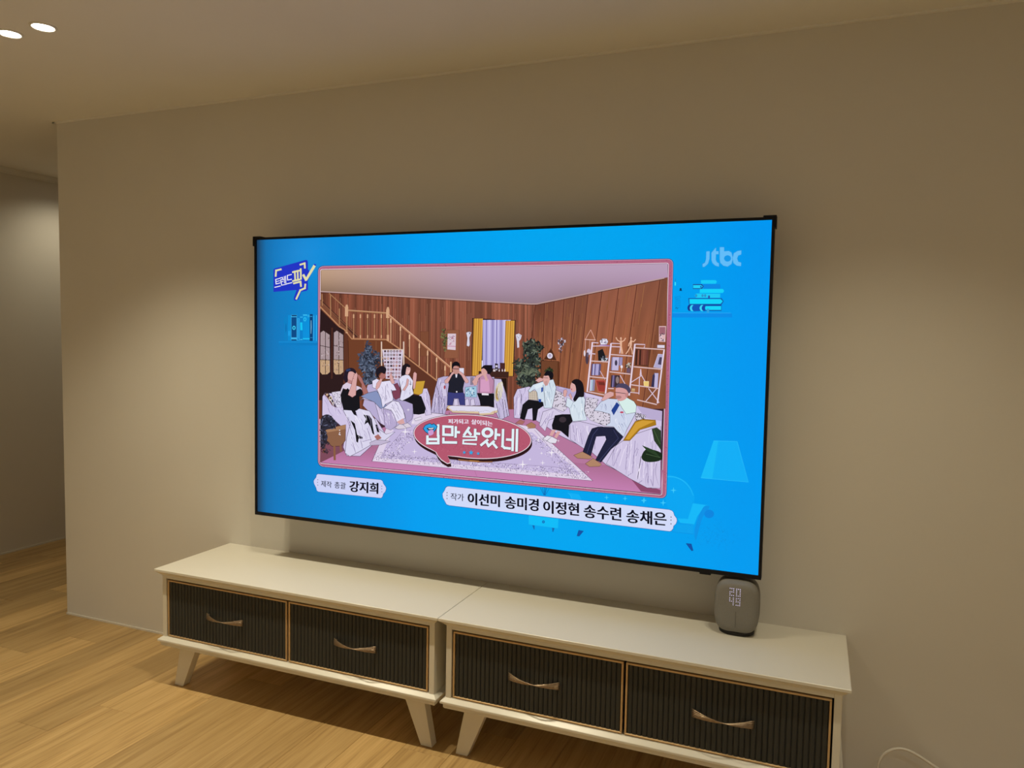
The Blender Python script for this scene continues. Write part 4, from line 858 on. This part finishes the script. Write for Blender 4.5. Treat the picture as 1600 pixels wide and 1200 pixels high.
c.pg('C', '17121a', '1490,160 1510,130 1545,125 1585,150 1580,190 1555,205 1540,175 1515,152', sm=1); c.pg('C', sk, '1510,200 1530,190 1555,260 1535,270')
c.pg('C', 'd8c0a0', '1185,500 1200,482 1560,490 1640,510 1640,545 1560,560 1240,545', ol='7c5c48', ow=.6); c.pg('D', 'd8c0a0', '-70,410 40,420 68,440 60,470 -60,480', ol='7c5c48', ow=.6)
c.pg('C', 'dcd8ec', '1205,500 1225,484 1560,492 1640,508 1640,525 1560,540 1240,528'); c.pg('D', 'dcd8ec', '-70,412 36,422 56,440 30,458 -60,462')
for i in range(26): c.el('C', '9c94b4', 1220+i*14, 530+rnd.uniform(-4, 8), 4, 3, n=5)
c.ln('C', '7c5c40', 1.2, '1210,545 1210,560')
# right sofa people: man in white coat
c.pg('D', bk_, '300,390 345,350 470,362 476,400 430,430 415,520 385,525 380,420 345,430 318,520 278,505', sm=0)
c.pg('D', 'cfdcea', '345,275 385,225 460,200 555,180 580,250 565,330 545,420 480,420 470,370 430,360 420,290 400,262 360,290', ol=O, ow=.6)
folds('D', '440,230 550,195 575,250 560,330 540,415 485,410 475,300', 14, 8, 60, ('a4b4c4', 'f0f6fa', '8c9cb0')); c.ln('D', '2c2434', .6, '470,225 480,300 490,400')
c.pg('D', 'dfeaf2', '395,235 470,205 470,232 415,262'); c.pg('D', '23449c', '455,250 470,245 470,280 455,290'); c.pg('D', '23449c', '432,345 455,345 455,370 436,368')
c.pg('D', sk, '405,190 440,165 470,175 468,195 430,205', ol='6c3c40', ow=.4); c.pg('D', 'd8a6a0', '470,165 490,145 525,160 520,205 500,228 475,215', sm=1); c.pg('D', 'c49490', '480,200 505,190 510,230 485,235')
c.pg('D', '14121a', '478,145 500,112 545,118 556,155 540,185 525,172 515,150 490,152', sm=1); c.ln('D', '2c2030', .6, '468,165 510,170')
c.pg('D', s2, '240,545 280,515 320,530 300,555', ol='4c2c28', ow=.4); c.pg('D', 'a8785c', '330,560 375,535 412,560 405,585 345,588', ol='4c2c28', ow=.4)
# woman, long hair
c.pg('D', bk_, '545,560 570,480 630,470 700,470 718,530 690,560 685,665 620,610 550,595'); c.el('D', '3a3038', 635, 515, 30, 24)
c.pg('D', 'd4e0ec', '700,470 690,420 660,400 670,330 705,350 730,370 750,320 800,300 822,350 815,440 838,520 720,530', ol=O, ow=.6); c.ln('D', '8c9cac', .6, '740,330 700,420')
folds('D', '700,465 695,420 735,380 755,325 800,305 818,350 812,440 830,515 725,525', 14, 8, 60, ('a8b8c8', 'f0f6fa', '8c9cb0'))
c.pg('D', sk, '640,275 660,262 672,280 660,330 640,318', ol='6c3c40', ow=.4); c.pg('D', sk, '685,310 700,295 715,335 705,350', ol='6c3c40', ow=.4)
c.pg('D', 'd8a8a4', '698,235 715,200 740,215 745,270 715,288 702,270', sm=1); c.pg('D', '18131a', '708,205 735,180 775,185 805,225 812,320 770,330 740,365 722,345 745,290 738,230', sm=1); c.el('D', 'c04050', 708, 264, 4, 7)
c.pg('D', sk, '545,600 580,600 550,650 525,645'); c.pg('D', sk, '590,610 620,615 585,670 565,660'); c.pg('D', 'e2deea', '468,680 505,645 545,655 520,692', ol=O, ow=.5); c.pg('D', 'e2deea', '505,690 545,655 592,680 578,712 530,708', ol=O, ow=.5)
# older man, navy trousers
c.pg('D', 'a8781c', '1140,690 1240,530 1300,512 1410,520 1415,560 1280,600 1195,690', ol='6c4c20', ow=.6); c.pg('D', 'd09c38', '1160,675 1245,540 1300,522 1400,530 1270,590 1190,680')
c.pg('D', '20223c', '880,590 930,575 1060,580 1100,620 1140,660 1100,710 1040,760 955,870 910,850 1000,680 990,650 915,655 870,815 805,780 850,650', ol='0e0e18', ow=.6)
c.ln('D', '40426a', .8, '1060,600 1100,670 1030,750 940,860'); c.ln('D', '40426a', .8, '930,590 890,640 840,790')
c.pg('D', 'ccd4ea', '895,440 950,370 1010,340 1090,345 1160,330 1250,390 1240,470 1170,600 1145,660 1090,610 1060,575 990,570 1030,540 1030,470 960,450', ol=O, ow=.6)
folds('D', '905,440 955,375 1010,345 1090,350 1150,470 1200,560 1145,650 1095,605 1060,570 1000,565 1030,470', 22, 20, 70, ('a8b0cc', 'f0f2fc', '8c92b4'))
c.pg('D', 'd6ece8', '1095,360 1165,330 1230,365 1250,400 1245,455 1165,470 1130,420', ol=O, ow=.5); c.pg('D', '24408c', '1040,440 1085,370 1110,395 1060,480'); c.el('D', 'c04860', 1128, 455, 16, 8)
c.pg('D', sk, '955,355 990,300 1030,282 1060,290 1060,318 1005,345 975,360', ol='6c3c40', ow=.4)
c.pg('D', 'd49c9c', '1075,270 1095,245 1160,265 1180,300 1160,345 1110,362 1085,340', sm=1); c.pg('D', '4a4460', '1075,250 1100,218 1160,220 1198,255 1195,295 1180,290 1160,262 1110,250', sm=1); c.el('D', 'c08484', 1168, 312, 12, 18)
c.ln('D', '2c2434', .8, '1068,288 1160,300'); c.el('D', 'b07c7c', 1100, 330, 26, 14)
c.pg('D', 'b08468', '728,810 800,780 885,825 860,842 760,835', ol='4c2c20', ow=.5); c.pg('D', 'b08468', '825,880 890,835 962,885 945,902 860,905', ol='4c2c20', ow=.5)
# leaves at the right edge
c.pg('D', '2c3c28', '1380,595 1420,582 1456,610 1456,770 1400,690', sm=0, ol='141c14', ow=.5); c.pg('D', '1c2c1c', '1295,815 1340,760 1455,790 1455,850 1370,868 1310,855', sm=1); c.pg('D', '2a4028', '1296,728 1400,770 1450,830 1340,775'); c.ln('D', '4c6444', .7, '1330,800 1450,830'); c.ln('D', '4c6a3c', .7, '1395,600 1450,720')
c.build()
# ---- the speech-bubble title
c = Canvas('title_bubble', 'pink speech-bubble title with pale lettering')
def bub(dx, dy, gx):
    o = []
    for i in range(72):
        t = 2*math.pi*i/72; o.append((790+dx+(608+gx)*math.cos(t), 352+dy+(222+gx)*math.sin(t)+(math.cos(t)*40)))
    # tail
    out = []
    for x, y in o:
        if y > 352+40*((x-790)/608)+60 and 395+dx < x < 600+dx: continue
        out.append((x, y))
    i0 = min(range(len(out)), key=lambda i: abs(out[i][0]-600-dx)+(1000 if out[i][1] < 352 else 0))
    return out[:i0+1] + [(532+dx, 548+dy+gx*.4), (556+dx+gx*.5, 596+dy), (560+dx+gx, 622+dy+gx), (530+dx, 628+dy+gx), (470+dx-gx*.5, 590+dy+gx), (430+dx-gx, 545+dy), (412+dx-gx, 510+dy)] + out[i0+1:]
for k_ in range(6): c.pg('E', '2c1418', bub(4+k_*.8, 12+k_*4, 6))
c.pg('E', '8c5c3c', '640,582 900,608 1000,606 1000,618 860,618 650,600'); c.pg('E', 'a8743c', '760,592 860,600 860,612 760,606')
c.pg('E', '2c1820', bub(0, 0, 10)); c.pg('E', 'ead8e2', bub(0, 0, 5)); c.pg('E', 'b4586f', bub(0, 0, -3))
for i in range(900):
    t = rnd.uniform(0, 2*math.pi); r_ = math.sqrt(rnd.random())*.95; x, y = 790+600*r_*math.cos(t), 352+212*r_*math.sin(t)+40*r_*math.cos(t)
    if y > 400 or rnd.random() < .25: c.el('E', rnd.choice(('9c4458', 'c46c84', '8c3c50', 'cc7890')), x, y, rnd.uniform(2, 5), rnd.uniform(1.5, 3), n=5)
c.text('E', 'e8e0f0', '피가되고', (538, 216), (748, 220), (538, 168), 0, .35); c.text('E', 'e8e0f0', '살이되는', (778, 222), (996, 246), (778, 170), 0, .35)
def big(col, w, off):
    ox = off
    def s_(q, sm=0, f=1): c.st('E', col, w*f, [(x+ox, y+ox) for x, y in P(q)], sm)
    s_('432,235 432,335'); s_('322,350 322,418 436,418 436,346'); s_('322,378 436,378')
    s_('488,246 580,250 580,334 488,330 488,246'); s_('616,256 614,350'); s_('616,304 648,306'); s_('488,372 488,410 618,412')
    s_('752,262 706,330'); s_('738,290 770,326'); s_('818,282 816,342'); s_('818,318 858,322'); s_('696,350 832,355 830,386 696,388 694,422 826,430', f=.68)
    s_('1034,280 1030,372'); s_('1034,330 1068,334'); s_('944,388 884,436'); s_('932,400 956,442'); s_('1010,404 958,448'); s_('1000,416 1040,462')
    s_('1108,284 1104,450 1126,468 1178,474'); s_('1152,382 1206,386'); s_('1212,284 1208,490'); s_('1254,284 1250,496')
big('7c3048', 34, 2); c.el('E', '7c3048', 948, 312, 66, 60, 24, hole=.38); big('dff0f6', 26, 0); c.el('E', 'dff0f6', 946, 310, 63, 55, 24, hole=.46)
c.pg('E', '143a5c', '272,268 296,230 345,210 368,222 385,212 426,240 420,268 385,312 330,326 296,300'); c.pg('E', '2f9fe0', '280,266 300,235 345,217 368,230 386,220 418,244 412,266 380,304 332,318 300,296')
c.pg('E', '14141c', '310,264 350,256 395,258 385,282 340,292'); c.pg('E', 'f0ecf4', '330,264 388,260 380,270 335,274'); c.pg('E', 'cc9cd0', '332,290 378,280 384,320 350,340 334,330', sm=1)
def star(x, y, r, col):
    c.pg('E', col, [(x+(r if j_ % 2 == 0 else r*.45)*math.sin(math.pi*j_/5), y-(r if j_ % 2 == 0 else r*.45)*math.cos(math.pi*j_/5)) for j_ in range(10)])
for x, y, r_ in ((706, 514, 20), (777, 516, 28), (851, 526, 20)): star(x+2, y+2, r_+4, '7c3048'); star(x, y, r_, '34a6e0')
for m, x, y, r_ in (('C', 820, 715, 42), ('C', 845, 520, 18), ('C', 888, 628, 22), ('C', 905, 890, 26), ('C', 850, 810, 10), ('D', 430, 682, 20), ('D', 545, 788, 40), ('D', 460, 792, 14), ('D', 470, 872, 24), ('D', 305, 885, 42), ('D', 365, 842, 14), ('D', 512, 975, 24), ('D', 340, 580, 18), ('E', 1475, 385, 18), ('E', 1510, 525, 16), ('E', 1390, 590, 12), ('D', 600, 690, 14)):
    spark(m, 'f2ecf4', x, y, r_, .16)
c.build()

# ------------------------------------------------------------------ speaker on the right cabinet
sp = thing('smart_speaker', 'small grey-taupe rounded speaker with lit clock digits under the television corner', 'speaker', (2.652, -0.108, 0.461))
def se(a, b, z, n=40, e=3.6, zc=0.0):
    o = []
    for j_ in range(n):
        t = 2*math.pi*j_/n; cx_, sx_ = math.cos(t), math.sin(t)
        o.append((a*math.copysign(abs(cx_)**(2/e), cx_), z, zc + b*math.copysign(abs(sx_)**(2/e), sx_)))
    return o
zc = 0.0885
def yring(prof):
    return [se(.0655*s, .0805*(.35*1+.65*s) if s < .9 else .0805*s, y, zc=zc) for s, y in prof]
MB().rings(yring([(.05, -.0492), (.40, -.0488), (.66, -.0478), (.82, -.0455), (.92, -.0415), (.975, -.0350), (1.0, -.0250), (1.0, -.0180), (.985, -.0165), (.95, -.0165)])).build('front_grille', M['fabric'], sp, smooth=True)
MB().rings(yring([(.94, -.0172), (.985, -.0120), (1.0, 0), (1.0, .020), (.97, .034), (.90, .043), (.70, .0475), (.30, .0490), (.05, .0492)])).build('rear_shell', M['shell'], sp, smooth=True)
MB().rings([[(.052*math.cos(2*math.pi*j_/40)*k_, .040*math.sin(2*math.pi*j_/40)*k_, z) for j_ in range(40)] for k_, z in ((.98, 0), (1.0, .002), (1.02, .0105), (.9, .014))]).build('base_foot', M['rubber'], sp, smooth=False)
MB().box(-.0007, .0007, -.0503, -.0480, .030, .078).build('front_slit', M['shell'], sp)
FONT = {'2': '111001111100111', '0': '111101101101111', '4': '101101111001001', '9': '111101111001111'}
dg_ = MB(); pit = .0052
for ch, ox_, oz_ in (('2', -.0185, .1480), ('0', .0005, .1480), ('4', -.0185, .1195), ('9', .0005, .1195)):
    for i, b_ in enumerate(FONT[ch]):
        if b_ == '1':
            x, z = ox_+(i % 3)*pit, oz_-(i//3)*pit; yy = -.0497
            q = .00105
            dg_.rings([[(x+q*math.cos(j_*math.pi/3), y_, z+q*math.sin(j_*math.pi/3)) for j_ in range(6)] for y_ in (yy, yy+.003)])
tag(dg_.build('clock_digits', M['led'], sp), 'white dot digits reading 20 over 49')

# ------------------------------------------------------------------ white cord by the wall
cp = [(3.07, -.050, .008), (3.062, -.055, .05), (3.066, -.05, .092), (3.071, -.05, .119), (3.083, -.048, .139), (3.103, -.045, .155), (3.126, -.042, .161), (3.147, -.042, .159), (3.169, -.042, .151), (3.193, -.042, .139), (3.217, -.042, .126), (3.30, -.03, .078), (3.42, -.02, .03), (3.55, -.015, .006), (3.8, -.015, .0048)]
def cr3(p, n=6):
    q = [p[0]]+p+[p[-1]]; o = []
    for i in range(1, len(q)-2):
        a, b, c_, d = (Vector(q[i+k_]) for k_ in (-1, 0, 1, 2))
        for j_ in range(n):
            t = j_/n; o.append(.5*((2*b)+(c_-a)*t+(2*a-5*b+4*c_-d)*t*t+(3*b-a-3*c_+d)*t**3))
    return o+[Vector(p[-1])]
tag(MB().tube(cr3([(2.99, -.20, .0048), (3.03, -.10, .0048)] + cp), .0042, 10).build('power_cord', M['cord'], smooth=True), 'white cord arching up off the floor against the wall beside the right cabinet', 'cord')
